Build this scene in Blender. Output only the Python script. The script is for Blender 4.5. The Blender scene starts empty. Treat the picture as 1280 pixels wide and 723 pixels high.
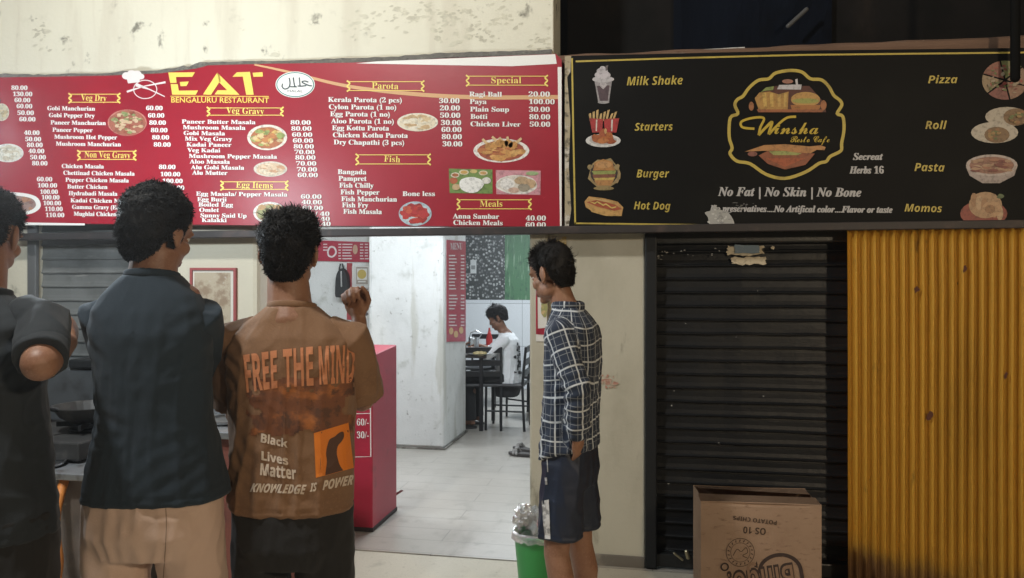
import bpy, bmesh, math, random
from mathutils import Vector, Matrix, noise, Quaternion
from mathutils.bvhtree import BVHTree
random.seed(11)
S = bpy.context.scene
COL = S.collection
PI = math.pi
R = math.radians

# ------------------------------------------------------------------ camera, world, lights, exposure
FOC, YAW, HZ = 940.0, R(10.6), 353.0            # focal length in photo pixels, camera heading, eye level row
CAM = Vector((0, -4.0, 1.5))
cam = bpy.data.cameras.new('camera'); cam_o = bpy.data.objects.new('camera', cam); COL.objects.link(cam_o)
cam.sensor_width = 36; cam.lens = 36 * FOC / 1280; cam.shift_y = -(361.5 - HZ) / 1280
cam.clip_start = 0.05; cam.clip_end = 400
cam_o.location = CAM; cam_o.rotation_euler = (R(90), 0, YAW)
S.camera = cam_o
wd = bpy.data.worlds.new('World'); S.world = wd; wd.use_nodes = True
nt = wd.node_tree; sky = nt.nodes.new('ShaderNodeTexSky'); sky.sky_type = 'NISHITA'; sky.sun_disc = False
sky.sun_elevation = R(-4); sky.sun_rotation = R(200)
bg = nt.nodes['Background']; nt.links.new(sky.outputs[0], bg.inputs[0]); bg.inputs[1].default_value = 0.05
def lamp(name, kind, loc, target, power, col, size=.1, parent=None):
    l = bpy.data.lights.new(name, kind); l.energy = power; l.color = col
    if kind == 'AREA': l.shape = 'RECTANGLE'; l.size = size[0]; l.size_y = size[1]
    elif kind == 'SUN': l.angle = size
    else: l.shadow_soft_size = size
    o = bpy.data.objects.new(name, l); COL.objects.link(o); o.location = loc
    if target is not None:
        o.rotation_euler = (Vector(target) - Vector(loc)).to_track_quat('-Z', 'Y').to_euler()
    return o
moon = lamp('moonlight', 'SUN', (0, 0, 20), (5, 9, 0), 0.012, (.75, .85, 1), R(.5))
FLOOD = Vector((-2.72, -1.45, 2.10))                 # lamp hung before the menu board, just outside the picture
STREET = Vector((-2.3, -3.1, 4.5))                  # street lamp over the pavement, above the picture
SODIUM = Vector((2.7, -5.0, 2.8))                   # weak warm lamp further along
lamp('flood_light', 'POINT', FLOOD + Vector((.05, -.02, -.02)), None, 72, (.82, .93, 1), .06)
lamp('street_light', 'POINT', STREET + Vector((0, .1, -.12)), None, 410, (1, .975, .91), .15)
lamp('sodium_light', 'POINT', SODIUM + Vector((0, .1, -.1)), None, 310, (1, .80, .55), .12)
TUBES = [(-1.6, 1.35, 2.62), (-1.5, 4.6, 2.62), (-3.4, 1.6, 2.62)]
for i, t in enumerate(TUBES):
    lamp('tube_glow', 'AREA', (t[0], t[1], t[2] - .05), (t[0], t[1], 0), (60, 72, 28)[i], (.86, .94, 1), (1.2, .1))
vs = S.view_settings; vs.view_transform = 'Standard'; vs.look = 'None'; vs.exposure = 0; vs.gamma = 1; vs.use_curve_mapping = False
S.cycles.use_denoising = True; S.cycles.max_bounces = 8; S.cycles.sample_clamp_indirect = 6
S.cycles.use_adaptive_sampling = True

# ------------------------------------------------------------------ measuring: photo pixel -> point of a plane in the place
_s, _c = math.sin(YAW), math.cos(YAW)
def ray(px, py):
    u = (px - 640) / FOC; v = (HZ - py) / FOC
    return Vector((-_s + _c * u, _c + _s * u, v))
def P(px, py, y):
    r = ray(px, py); return CAM + r * ((y - CAM.y) / r.y)
def D(px, py, d):
    return CAM + ray(px, py) * d
def X(px, y): return P(px, HZ, y).x
def Z(px, py, y): return P(px, py, y).z

# ------------------------------------------------------------------ materials
_mats = {}
def M(name, col, rough=.6, metal=0, var=(), bump=None, coat=0, sheen=0, emit=0, trans=0, spec=.5):
    """var: list of (scale, colour, lo, hi, stretch xyz); bump: (scale, strength, stretch)"""
    if name in _mats: return _mats[name]
    m = bpy.data.materials.new(name); m.use_nodes = True; t = m.node_tree; b = t.nodes['Principled BSDF']
    N = t.nodes.new; L = t.links.new
    tc = N('ShaderNodeTexCoord')
    def nz(scale, st, detail=6):
        mp = N('ShaderNodeMapping'); mp.inputs['Scale'].default_value = st; L(tc.outputs['Object'], mp.inputs[0])
        n = N('ShaderNodeTexNoise'); n.inputs['Scale'].default_value = scale; n.inputs['Detail'].default_value = detail
        n.inputs['Roughness'].default_value = .62
        L(mp.outputs[0], n.inputs['Vector']); return n
    src = None
    c4 = (*col, 1)
    for v in var:
        scale, c2, lo, hi = v[:4]; st = v[4] if len(v) > 4 else (1, 1, 1)
        n = nz(scale, st); mr = N('ShaderNodeMapRange'); mr.inputs[1].default_value = lo; mr.inputs[2].default_value = hi
        mr.interpolation_type = 'SMOOTHSTEP'
        L(n.outputs[0], mr.inputs[0])
        mx = N('ShaderNodeMix'); mx.data_type = 'RGBA'; L(mr.outputs[0], mx.inputs[0])
        if src is None: mx.inputs[6].default_value = c4
        else: L(src, mx.inputs[6])
        mx.inputs[7].default_value = (*c2, 1); src = mx.outputs[2]
    if src is None: b.inputs['Base Color'].default_value = c4
    else: L(src, b.inputs['Base Color'])
    b.inputs['Roughness'].default_value = rough; b.inputs['Metallic'].default_value = metal
    b.inputs['Specular IOR Level'].default_value = spec
    if coat: b.inputs['Coat Weight'].default_value = coat; b.inputs['Coat Roughness'].default_value = .15
    if sheen: b.inputs['Sheen Weight'].default_value = sheen; b.inputs['Sheen Roughness'].default_value = .6
    if trans: b.inputs['Transmission Weight'].default_value = trans
    if emit: b.inputs['Emission Color'].default_value = c4; b.inputs['Emission Strength'].default_value = emit
    if bump:
        n = nz(bump[0], bump[2] if len(bump) > 2 else (1, 1, 1)); bp = N('ShaderNodeBump'); bp.inputs['Strength'].default_value = bump[1]
        bp.inputs['Distance'].default_value = .02
        L(n.outputs[0], bp.inputs['Height']); L(bp.outputs[0], b.inputs['Normal'])
    m['tree_src'] = 0
    _mats[name] = m
    return m

# ------------------------------------------------------------------ objects
def tag(o, label, cat, group=None, kind=None):
    if kind: o['kind'] = kind
    if label: o['label'] = label
    if cat: o['category'] = cat
    if group: o['group'] = group
    return o
def obj(name, bm, mats, parent=None, smooth=False, label=None):
    if isinstance(bm, bmesh.types.BMesh):
        me = bpy.data.meshes.new(name); bm.to_mesh(me); bm.free()
    else: me = bm; me.name = name
    if not isinstance(mats, (list, tuple)): mats = [mats]
    for m in mats: me.materials.append(m)
    o = bpy.data.objects.new(name, me); COL.objects.link(o)
    if smooth:
        for p in me.polygons: p.use_smooth = True
    if parent is not None:
        o.parent = parent
        if parent.type == 'EMPTY':
            o.matrix_parent_inverse = (Matrix.Translation(parent.location) @ Matrix.Rotation(parent.rotation_euler.z, 4, 'Z')).inverted()
    if label: o['label'] = label
    return o
def empty(name, label, cat, loc=(0, 0, 0), yaw=0, group=None):
    o = bpy.data.objects.new(name, None); COL.objects.link(o); o.empty_display_size = .1
    o.location = loc; o.rotation_euler = (0, 0, yaw)
    return tag(o, label, cat, group)
def copy_tree(o, parent=None):
    c = o.copy(); COL.objects.link(c)
    if parent is not None: c.parent = parent
    for ch in list(o.children): copy_tree(ch, c)
    return c
def BM(): return bmesh.new()
def box(bm, x0, x1, y0, y1, z0, z1, bev=0, mi=0, rot=None):
    vs_ = [bm.verts.new((x, y, z)) for x in (x0, x1) for y in (y0, y1) for z in (z0, z1)]
    fs = [bm.faces.new([vs_[i] for i in q]) for q in ((0, 1, 3, 2), (4, 6, 7, 5), (0, 4, 5, 1), (2, 3, 7, 6), (0, 2, 6, 4), (1, 5, 7, 3))]
    for f in fs: f.material_index = mi
    if rot is not None:
        c = Vector(((x0 + x1) / 2, (y0 + y1) / 2, (z0 + z1) / 2))
        for v in vs_: v.co = c + rot @ (v.co - c)
    if bev:
        es = {e for f in fs for e in f.edges}
        r = bmesh.ops.bevel(bm, geom=list(es), offset=bev, segments=2, affect='EDGES', profile=.5)
        for f in r['faces']: f.material_index = mi
    return vs_
def loft(bm, rings, cap=True, mi=0):
    vr = [[bm.verts.new(p) for p in r] for r in rings]; n = len(vr[0])
    for a, b in zip(vr, vr[1:]):
        for i in range(n):
            f = bm.faces.new((a[i], a[(i + 1) % n], b[(i + 1) % n], b[i])); f.material_index = mi
    if cap:
        bm.faces.new(list(reversed(vr[0]))).material_index = mi; bm.faces.new(vr[-1]).material_index = mi
    return vr
def tube(bm, pts, radii, n=14, ends=True, mi=0):
    pts = [Vector(p) for p in pts]
    if not isinstance(radii, (list, tuple)): radii = [radii] * len(pts)
    d = [(pts[min(i + 1, len(pts) - 1)] - pts[max(i - 1, 0)]).normalized() for i in range(len(pts))]
    up = Vector((0, 0, 1)) if abs(d[0].z) < .9 else Vector((0, 1, 0))
    u = d[0].cross(up).normalized()
    rings = []
    def ring(c, u, w, r):
        rx, ry = (r if isinstance(r, tuple) else (r, r))
        return [c + u * (math.cos(2 * PI * k / n) * rx) + w * (math.sin(2 * PI * k / n) * ry) for k in range(n)]
    def sc(r, f): return (r[0] * f, r[1] * f) if isinstance(r, tuple) else r * f
    for i, p in enumerate(pts):
        u = (u - d[i] * u.dot(d[i])).normalized(); w = d[i].cross(u)
        rm = radii[i] if not isinstance(radii[i], tuple) else min(radii[i])
        if i == 0 and ends:
            for a in (80, 50, 25): rings.append(ring(p - d[0] * rm * math.sin(R(a)), u, w, sc(radii[i], math.cos(R(a)))))
        rings.append(ring(p, u, w, radii[i]))
        if i == len(pts) - 1 and ends:
            for a in (25, 50, 80): rings.append(ring(p + d[-1] * rm * math.sin(R(a)), u, w, sc(radii[i], math.cos(R(a)))))
    loft(bm, rings, True, mi)
def ell(bm, c, r, rot=None, n=16, mi=0):
    mt = Matrix.Translation(Vector(c)) @ (rot.to_4x4() if rot is not None else Matrix()) @ Matrix.Diagonal((*r, 1))
    res = bmesh.ops.create_uvsphere(bm, u_segments=n, v_segments=max(6, n * 2 // 3), radius=1, matrix=mt)
    for v in res['verts']:
        for f in v.link_faces: f.material_index = mi
def lathe(bm, prof, c=(0, 0, 0), n=24, mi=0, cap=True):
    c = Vector(c)
    loft(bm, [[c + Vector((math.cos(2 * PI * k / n) * r, math.sin(2 * PI * k / n) * r, z)) for k in range(n)] for r, z in prof], cap, mi)
def prism(bm, pts, d, mi=0):
    """pts: coplanar loop of points; d: vector of thickness"""
    a = [bm.verts.new(p) for p in pts]; b = [bm.verts.new(Vector(p) + Vector(d)) for p in pts]; n = len(a)
    fs = [bm.faces.new(a), bm.faces.new(list(reversed(b)))]
    for i in range(n): fs.append(bm.faces.new((a[(i + 1) % n], a[i], b[i], b[(i + 1) % n])))
    for f in fs: f.material_index = mi
def poly(bm, pts, mi=0):
    f = bm.faces.new([bm.verts.new(p) for p in pts]); f.material_index = mi; return f
def oval(px, py, rx, ry, n=28, a0=0, a1=2 * PI, jit=0):
    return [(px + rx * math.cos(a0 + (a1 - a0) * k / n) * (1 + random.uniform(-jit, jit)), py + ry * math.sin(a0 + (a1 - a0) * k / n) * (1 + random.uniform(-jit, jit))) for k in range(n)]
def stroke(pts, w):
    """outline polygons (quads) of a polyline in pixel space, width list or number"""
    out = []
    n = len(pts); L = []; Rr = []
    for i, p in enumerate(pts):
        a = Vector(pts[max(i - 1, 0)]); b = Vector(pts[min(i + 1, n - 1)]); t = (b - a)
        t = t.normalized() if t.length else Vector((1, 0)); nn = Vector((-t.y, t.x)); ww = (w[i] if isinstance(w, (list, tuple)) else w) / 2
        L.append(Vector(p) + nn * ww); Rr.append(Vector(p) - nn * ww)
    for i in range(n - 1): out.append([L[i], L[i + 1], Rr[i + 1], Rr[i]])
    return out
def smoothline(pts, k=6, closed=False):
    out = []; n = len(pts); g = [Vector(p) for p in pts]
    for i in range(n if closed else n - 1):
        p0, p1, p2, p3 = (g[(i - 1) % n], g[i], g[(i + 1) % n], g[(i + 2) % n]) if closed else (g[max(i - 1, 0)], g[i], g[i + 1], g[min(i + 2, n - 1)])
        for j in range(k):
            t = j / k
            out.append(.5 * ((2 * p1) + (p2 - p0) * t + (2 * p0 - 5 * p1 + 4 * p2 - p3) * t * t + (3 * p1 - p0 - 3 * p2 + p3) * t ** 3))
    if not closed: out.append(g[-1])
    return out

# ------------------------------------------------------------------ lettering (built-in font, mathematical alphabets for serif / script / italic)
ALPH = {'serif': (0x1D400, 0x1D7CE), 'serifbi': (0x1D468, 0x1D7CE), 'script': (0x1D4D0, 0x1D7CE), 'sansb': (0x1D5D4, 0x1D7EC), 'sansbi': (0x1D63C, 0x1D7EC)}
def conv(s, style):
    if style not in ALPH: return s
    b, dg = ALPH[style]; o = ''
    for ch in s:
        if 'A' <= ch <= 'Z': o += chr(b + ord(ch) - 65)
        elif 'a' <= ch <= 'z': o += chr(b + 26 + ord(ch) - 97)
        elif '0' <= ch <= '9': o += chr(dg + ord(ch) - 48)
        else: o += ch
    return o
_tc = {}
_fc = bpy.data.curves.new('letters', 'FONT'); _fo = bpy.data.objects.new('letters', _fc); _fc.resolution_u = 2
def text_geo(s, style, off=0.0, shear=0.0):
    k = (s, style, off, shear)
    if k not in _tc:
        _fc.body = conv(s, style); _fc.offset = off; _fc.shear = shear
        me = _fo.to_mesh()
        _tc[k] = ([(v.co.x, v.co.y) for v in me.vertices], [tuple(p.vertices) for p in me.polygons])
        _fo.to_mesh_clear()
    return _tc[k]
def text_px(s, style, p0, p1, h, off=0.0, shear=0.0):
    """letters fitted between two baseline pixels: ([pixel verts], faces); h is the capital height in pixels"""
    vs_, fs = text_geo(s, style, off, shear)
    cap = max(y for x, y in text_geo('H', style, off)[0])
    xs = [x for x, y in vs_]; x0, x1 = min(xs), max(xs)
    a, b = Vector(p0), Vector(p1); d = b - a; n = Vector((d.y, -d.x)).normalized()
    return [a + d * ((x - x0) / (x1 - x0)) + n * (y / cap * h) for x, y in vs_], fs
def put(bm, geo, f, mi=0):
    """geo = (pixel verts, faces), f maps a pixel to a point"""
    v = [bm.verts.new(f(p[0], p[1])) for p in geo[0]]
    for q in geo[1]:
        try: bm.faces.new([v[i] for i in q]).material_index = mi
        except ValueError: pass
# ------------------------------------------------------------------ materials of the place
PLASTER = M('cream_plaster', (.56, .53, .43), .85, var=[(1.3, (.50, .475, .39), .35, .75), (5, (.44, .42, .35), .55, .8), (3.2, (.12, .11, .085), .655, .76, (1, 1, .8)), (26, (.3, .28, .22), .66, .8)], bump=(30, .12))
UPPER = M('stained_cream_plaster', (.74, .72, .60), .85, var=[(1.1, (.69, .67, .56), .35, .75), (2.3, (.52, .50, .41), .56, .74), (6.5, (.20, .19, .155), .59, .70), (1.7, (.66, .63, .52), .5, .64, (3, 1, .35))], bump=(24, .15))
INNER = M('whitewashed_plaster', (.66, .67, .66), .7, var=[(1.6, (.55, .56, .55), .4, .75), (5, (.44, .45, .42), .54, .74), (2.2, (.5, .5, .46), .54, .64, (2.5, 2.5, .3)), (22, (.30, .30, .28), .62, .72)], bump=(30, .12))
GRIME = M('grimy_plaster', (.48, .455, .37), .85, var=[(2.2, (.38, .355, .28), .4, .7, (1, 1, .5)), (9, (.24, .22, .17), .6, .76, (1, 1, .4))], bump=(30, .15))
BLACKP = M('black_paint', (.012, .013, .014), .42, var=[(9, (.03, .03, .03), .55, .75)], bump=(60, .1))
BLACKM = M('black_metal', (.015, .016, .018), .38, metal=.3, var=[(16, (.04, .038, .035), .58, .74)])
STEEL = M('steel', (.55, .56, .57), .28, metal=1, var=[(8, (.4, .4, .4), .5, .7)])
ROUGHSTEEL = M('dull_steel', (.32, .33, .34), .45, metal=.8, var=[(10, (.16, .15, .14), .5, .7)])
RED = M('banner_red', (.33, .010, .026), .40, var=[(1.5, (.28, .008, .022), .4, .7)], bump=(2.2, .12))
REDP = M('red_panel', (.38, .022, .05), .42, var=[(2, (.33, .018, .042), .4, .7), (7, (.24, .02, .035), .56, .74), (40, (.42, .12, .13), .68, .74, (1, 1, .3))])
WHITE = M('print_white', (.80, .80, .78), .55)
YELLOW = M('print_yellow', (.83, .66, .16), .5)
GOLD = M('print_gold', (.70, .50, .16), .5)
TAN = M('print_tan', (.62, .36, .18), .55)
DARKRED = M('print_dark_red', (.26, .008, .02), .5)
SIGNBLACK = M('sign_black', (.006, .006, .006), .55, var=[(3, (.008, .008, .0075), .45, .7)], spec=.1)
SIGNYEL = M('sign_yellow', (.46, .35, .065), .5, var=[(9, (.33, .24, .05), .5, .7)])
SIGNWHITE = M('sign_grey_white', (.42, .41, .41), .5)

# ------------------------------------------------------------------ ground, inner floor
bm = BM(); poly(bm, [(-60, -60, -.104), (60, -60, -.104), (60, 30, -.104), (-60, 30, -.104)])
g = tag(obj('road', bm, M('asphalt', (.05, .05, .052), .9, var=[(2, (.08, .078, .072), .45, .7), (60, (.03, .03, .03), .5, .7)], bump=(90, .4))), 'dark asphalt road in front of the shops', 'road', kind='structure')
bm = BM(); box(bm, -9, 9, -2.3, -.02, -.1, 0, .01)
box(bm, -9, 9, -9, -2.32, -.1, -.006, .01)
PAVE = M('pavement_concrete', (.50, .46, .38), .8, var=[(1.2, (.42, .39, .32), .4, .7), (6, (.36, .33, .27), .55, .75), (50, (.3, .27, .22), .58, .75)], bump=(50, .2))
tag(obj('pavement', bm, PAVE), 'pale worn concrete pavement along the shop fronts', 'pavement', kind='structure')
m = M('grey_floor_tile', (.35, .325, .29), .3, var=[(1.2, (.41, .385, .35), .4, .7), (7, (.26, .24, .21), .52, .78), (2.2, (.22, .20, .17), .56, .76, (1, .3, 1)), (30, (.2, .18, .15), .64, .74)], bump=(9, .05))
t = m.node_tree; b = t.nodes['Principled BSDF']; src = b.inputs['Base Color'].links[0].from_socket
br = t.nodes.new('ShaderNodeTexBrick'); br.offset = .5; br.inputs['Scale'].default_value = 1; br.inputs['Brick Width'].default_value = 1.2; br.inputs['Row Height'].default_value = .2
br.inputs['Mortar Size'].default_value = .003; br.inputs['Mortar Smooth'].default_value = .5; br.inputs['Mortar'].default_value = (.19, .175, .155, 1)
tc = [n for n in t.nodes if n.bl_idname == 'ShaderNodeTexCoord'][0]; t.links.new(tc.outputs['Object'], br.inputs['Vector'])
t.links.new(src, br.inputs['Color1']); t.links.new(src, br.inputs['Color2']); t.links.new(br.outputs[0], b.inputs['Base Color'])
bm = BM(); box(bm, -5.2, .5, -.02, 6.6, -.1, .004)
tag(obj('floor', bm, m), 'grey tiled floor inside the restaurant', 'floor', kind='structure')
bm = BM(); box(bm, -5.2, .5, .32, 6.6, 2.7, 2.8)
tag(obj('ceiling', bm, INNER), 'white restaurant ceiling', 'ceiling', kind='structure')

# ------------------------------------------------------------------ walls of the building
xW = X(692, 0)
def wall(name, label, parts, mat=PLASTER, cat='wall'):
    bm = BM()
    for p in parts: box(bm, *p[:6], bev=p[6] if len(p) > 6 else .006)
    return tag(obj(name, bm, mat), label, cat)
w = wall('upper_wall', 'stained cream plaster wall above the red menu board', [(-6.5, xW, 0, .3, 1.87, 5.2)], UPPER)
bm = BM(); n_ = 0
for cx, cy, sx_, sy_, k_, big in ((450, 30, 12, 10, 26, 3), (500, 22, 22, 9, 40, 3.4), (560, 30, 16, 12, 44, 4), (600, 38, 14, 10, 36, 3.4), (632, 22, 10, 10, 22, 3), (672, 52, 5, 8, 16, 3), (55, 50, 8, 14, 22, 3), (80, 60, 6, 9, 12, 2.6), (345, 68, 3, 3, 5, 3), (150, 72, 2, 3, 4, 2), (300, 36, 4, 2, 4, 1.4), (560, 12, 30, 6, 16, 2), (686, 40, 2, 12, 14, 2)):
    for i in range(k_):
        c = (cx + random.gauss(0, sx_), cy + random.gauss(0, sy_)); n_ += 1
        if c[0] > 688 or c[1] > 70 or c[1] < -20: continue
        r_ = big * abs(random.gauss(.35, .3)) + .3; a_ = random.uniform(-.6, .2)
        poly(bm, [P(c[0] + x * math.cos(a_) - y * math.sin(a_), c[1] + x * math.sin(a_) + y * math.cos(a_), -.0008 - n_ * .000004) for x, y in oval(0, 0, r_ * 1.7, r_ * .8, 9, jit=.45)])
obj('mould_stain', bm, M('mould_grey', (.50, .48, .39), .9, var=[(9, (.62, .60, .49), .40, .56), (40, (.64, .62, .5), .5, .62)]), w)['kind'] = 'stuff'
# crumbling cement line where wall meets the board
bm = BM(); pts = [(-120, 98), (0, 96), (60, 97), (130, 95), (200, 91), (240, 86), (255, 82), (300, 80), (350, 80), (420, 77), (500, 74), (560, 70), (620, 68), (690, 66)]
sl = smoothline(pts, 8); vr = []
for i, q in enumerate(sl):
    h = 1.6 + 2.2 * abs(noise.noise((q.x * .05, 0, 3))) + (3 if q.x < 260 else 0) * abs(noise.noise((q.x * .11, 4, 0)))
    a = P(q.x, q.y - h, -.03); b2 = P(q.x, q.y + 3, -.10)
    dp = .02 + .02 * abs(noise.noise((q.x * .08, 2, 0)))
    vr.append([bm.verts.new(p) for p in (a + Vector((0, .034, .006)), a + Vector((0, -dp, 0)), b2 + Vector((0, -dp * .4, 0)), b2 + Vector((0, .1, 0)))])
for a, b2 in zip(vr, vr[1:]):
    for k in range(4): bm.faces.new((a[k], b2[k], b2[(k + 1) % 4], a[(k + 1) % 4]))
obj('cement_ledge', bm, M('grey_cement', (.17, .165, .155), .95, var=[(20, (.3, .29, .26), .5, .75), (60, (.06, .06, .055), .5, .7)], bump=(40, .5)), w)
w = wall('door_side_wall', 'cream plaster wall beside the doorway with a faint red smear', [(X(686, 0), X(806, 0), 0, .3, .0, 1.87)], GRIME)
bm = BM(); box(bm, X(686, 0), X(806, 0), -.012, -.001, .0, Z(750, 692, 0) + .0, .004)
obj('skirting', bm, M('dark_cement', (.14, .125, .105), .9, var=[(9, (.25, .22, .18), .5, .7)]), w)
bm = BM()
for i in range(22):
    c = (762 + random.gauss(0, 6), 478 + random.gauss(0, 7)); q = oval(*c, random.uniform(1, 4), random.uniform(.8, 2.2), 8, jit=.4)
    poly(bm, [P(a, b2, -.0015 - .0002 * i) for a, b2 in q])
obj('paint_smear', bm, M('faded_red', (.40, .20, .15), .8, var=[(40, (.46, .36, .28), .45, .6)]), w)
bm = BM(); 
for i in range(2):
    q = [(690 + i * 9, 296), (699 + i * 9, 296), (700 + i * 8, 330), (697 + i * 8, 372), (692 + i * 9, 340)]
    poly(bm, [P(a, b2, -.002 - .001 * i) for a, b2 in q])
obj('ochre_stain', bm, M('ochre_stain', (.50, .36, .13), .85, var=[(14, (.50, .46, .36), .4, .6)]), w)
w = wall('door_jamb', 'narrow cream doorway jamb behind the boy in the checked shirt', [(X(662, -.04), X(684.5, -.04), -.04, .26, .0, 1.87, .012)], GRIME)
w = wall('shopfront_pillar', 'square plaster pillar with a red framed picture behind the counter', [(X(172, 0), X(322, 0), 0, .3, 0, 1.87, .03)])
w = wall('end_wall', 'pale plaster wall strip left of the grey shutter', [(-6.5, X(44, 0), 0, .3, 0, 1.87)])
w = wall('inner_pillar', 'whitewashed inner pillar with a red menu card on its side', [(-2.545, -1.83, 2.48, 3.3, .004, 2.7, .035)], INNER)
bm = BM(); bw = .012
for q in ((-2.56, -1.815, 2.465, 2.479, .005, .02), (-1.829, -1.815, 2.48, 3.3, .005, .02)):
    box(bm, *q)
obj('dirt_skirting', bm, M('dirt', (.12, .11, .095), .95, var=[(14, (.3, .29, .26), .45, .65)]), w)
w = wall('inner_side_wall', 'grey white inner wall hung with menu prints and a black bag', [(-5.2, -2.56, 3.2, 3.3, .004, 2.7)], INNER)
w = wall('hall_side_wall', 'plain plaster wall at the right of the dining hall', [(.3, .42, .3, 6.4, .004, 2.7)], INNER)
w = wall('kitchen_end_wall', 'plain plaster wall at the left end of the restaurant', [(-5.2, -5.1, .3, 3.2, .004, 2.7)], INNER)
w = wall('dark_recess_wall', 'wall set back above the black shop sign, coloured near black as an unlit void', [(xW + .005, 4.5, .6, .7, 1.9, 5.2)], M('dark_wall', (.010, .009, .009), .9, var=[(1.5, (.03, .022, .017), .5, .75, (1, 1, .4)), (4, (.006, .006, .006), .45, .7)], spec=.2))  # darkness of the unlit void is put into the wall colour
bm = BM(); g = []
for k in range(13):
    g.append([bm.verts.new((X(842, .56) + (X(1040, .56) - X(842, .56)) * i / 20, .57 + .02 * noise.noise((i * .35, k * .3, 2)), 2.80 + k * .19 + .02 * noise.noise((i * .3, 0, 1)) * (k == 0))) for i in range(21)])
for r0, r1 in zip(g, g[1:]):
    for i in range(20): bm.faces.new((r0[i], r0[i + 1], r1[i + 1], r1[i]))
bmesh.ops.solidify(bm, geom=bm.faces[:], thickness=.004)
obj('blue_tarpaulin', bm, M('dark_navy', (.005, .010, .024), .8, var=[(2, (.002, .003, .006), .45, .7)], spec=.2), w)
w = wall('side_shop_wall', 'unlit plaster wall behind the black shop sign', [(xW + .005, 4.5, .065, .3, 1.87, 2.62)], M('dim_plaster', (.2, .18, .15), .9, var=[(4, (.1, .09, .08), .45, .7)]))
# back wall of the dining hall: pebble mosaic above white tiles
bw = empty('dining_hall_wall', 'far dining hall wall, pebble mosaic and green panel above white tiles', 'wall', (-2, 6.4, 0))
yb = 6.4; zt = Z(620, 375, yb); xg = X(631, yb)
m = M('white_wall_tile', (.74, .77, .80), .25)
t = m.node_tree; br = t.nodes.new('ShaderNodeTexBrick'); br.offset = 0; tcn = [n for n in t.nodes if n.bl_idname == 'ShaderNodeTexCoord'][0]
mp = t.nodes.new('ShaderNodeMapping'); mp.inputs['Rotation'].default_value = (R(90), 0, 0); t.links.new(tcn.outputs['Object'], mp.inputs[0]); t.links.new(mp.outputs[0], br.inputs['Vector'])
br.inputs['Scale'].default_value = 1; br.inputs['Brick Width'].default_value = .45; br.inputs['Row Height'].default_value = .6; br.inputs['Mortar Size'].default_value = .004
br.inputs['Color1'].default_value = (.74, .77, .80, 1); br.inputs['Color2'].default_value = (.70, .73, .77, 1); br.inputs['Mortar'].default_value = (.4, .42, .44, 1)
t.links.new(br.outputs[0], t.nodes['Principled BSDF'].inputs['Base Color'])
bm = BM(); box(bm, -5.2, .5, yb, yb + .2, .004, zt); obj('white_tiles', bm, m, bw)
def voro(name, c1, c2, c3, scale, st=(1, 1, 1)):
    m = M(name, c1, .5); t = m.node_tree; N = t.nodes.new; L = t.links.new
    tcn = [n for n in t.nodes if n.bl_idname == 'ShaderNodeTexCoord'][0]; mp = N('ShaderNodeMapping'); mp.inputs['Scale'].default_value = st; L(tcn.outputs['Object'], mp.inputs[0])
    v = N('ShaderNodeTexVoronoi'); v.inputs['Scale'].default_value = scale; L(mp.outputs[0], v.inputs['Vector'])
    cr = N('ShaderNodeValToRGB'); cr.color_ramp.elements[0].color = (*c1, 1); cr.color_ramp.elements[1].color = (*c2, 1)
    sx = N('ShaderNodeSeparateXYZ'); L(v.outputs['Color'], sx.inputs[0]); L(sx.outputs[0], cr.inputs[0])
    mr = N('ShaderNodeMapRange'); mr.inputs[1].default_value = .28; mr.inputs[2].default_value = .5; L(v.outputs['Distance'], mr.inputs[0])
    mx = N('ShaderNodeMix'); mx.data_type = 'RGBA'; L(mr.outputs[0], mx.inputs[0]); L(cr.outputs[0], mx.inputs[6]); mx.inputs[7].default_value = (*c3, 1)
    L(mx.outputs[2], t.nodes['Principled BSDF'].inputs['Base Color'])
    return m
bm = BM(); box(bm, -5.2, xg, yb - .004, yb + .2, zt + .001, 2.7); obj('pebble_mosaic', bm, voro('pebble_print', (.06, .065, .07), (.60, .62, .62), (.05, .055, .055), 26), bw)
m = M('green_leaf_print', (.08, .20, .10), .5, var=[(9, (.30, .42, .30), .55, .66, (3, 1, .3)), (26, (.05, .12, .07), .5, .7, (1, 1, .4)), (40, (.5, .58, .5), .66, .72)])
bm = BM(); box(bm, xg + .002, .5, yb - .003, yb + .2, zt + .001, 2.7); obj('green_panel', bm, m, bw)
bm = BM(); poly(bm, [P(a, b2, yb - .006) for a, b2 in ((588, 325), (595.5, 325), (595.5, 342), (588, 342))])
poly(bm, [P(a, b2, yb - .008) for a, b2 in ((589, 332), (594, 332), (594, 337), (589, 337))], 1)
obj('small_notice', bm, [M('notice_white', (.6, .62, .62), .5), M('notice_grey', (.25, .26, .26), .5)], bw)

# ------------------------------------------------------------------ shutters, yellow sheet, beams
def slats(x0, x1, y, z0, z1, pitch, depth):
    bm = BM(); rows = []; z = z0
    prof = [(0, 0), (.06, -.9), (.14, -1), (.24, -.62), (.5, -.28), (.8, -.18), (.93, -.1), (1, 0)]
    while z < z1:
        for f, d in prof[:-1]: rows.append((z + f * pitch, y + d * depth))
        z += pitch
    rows = [(min(a, z1), b2) for a, b2 in rows]
    nx = 14; g = []
    for a, b2 in rows:
        g.append([bm.verts.new((x0 + (x1 - x0) * i / nx, b2 + .003 * noise.noise((i * 1.1, a * 2, y)), a + .003 * noise.noise((i * .5, int((a - z0) / pitch) * 1.7, 5)))) for i in range(nx + 1)])
    for r0, r1 in zip(g, g[1:]):
        for i in range(nx): bm.faces.new((r0[i], r0[i + 1], r1[i + 1], r1[i]))
    return bm
sh = empty('rolling_shutter', 'closed black rolling shutter with a torn sticker near its top', 'shutter', (0, .05, 0))
x0, x1 = X(818, .05), 1.25
zb = Z(830, 688, .05)
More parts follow.
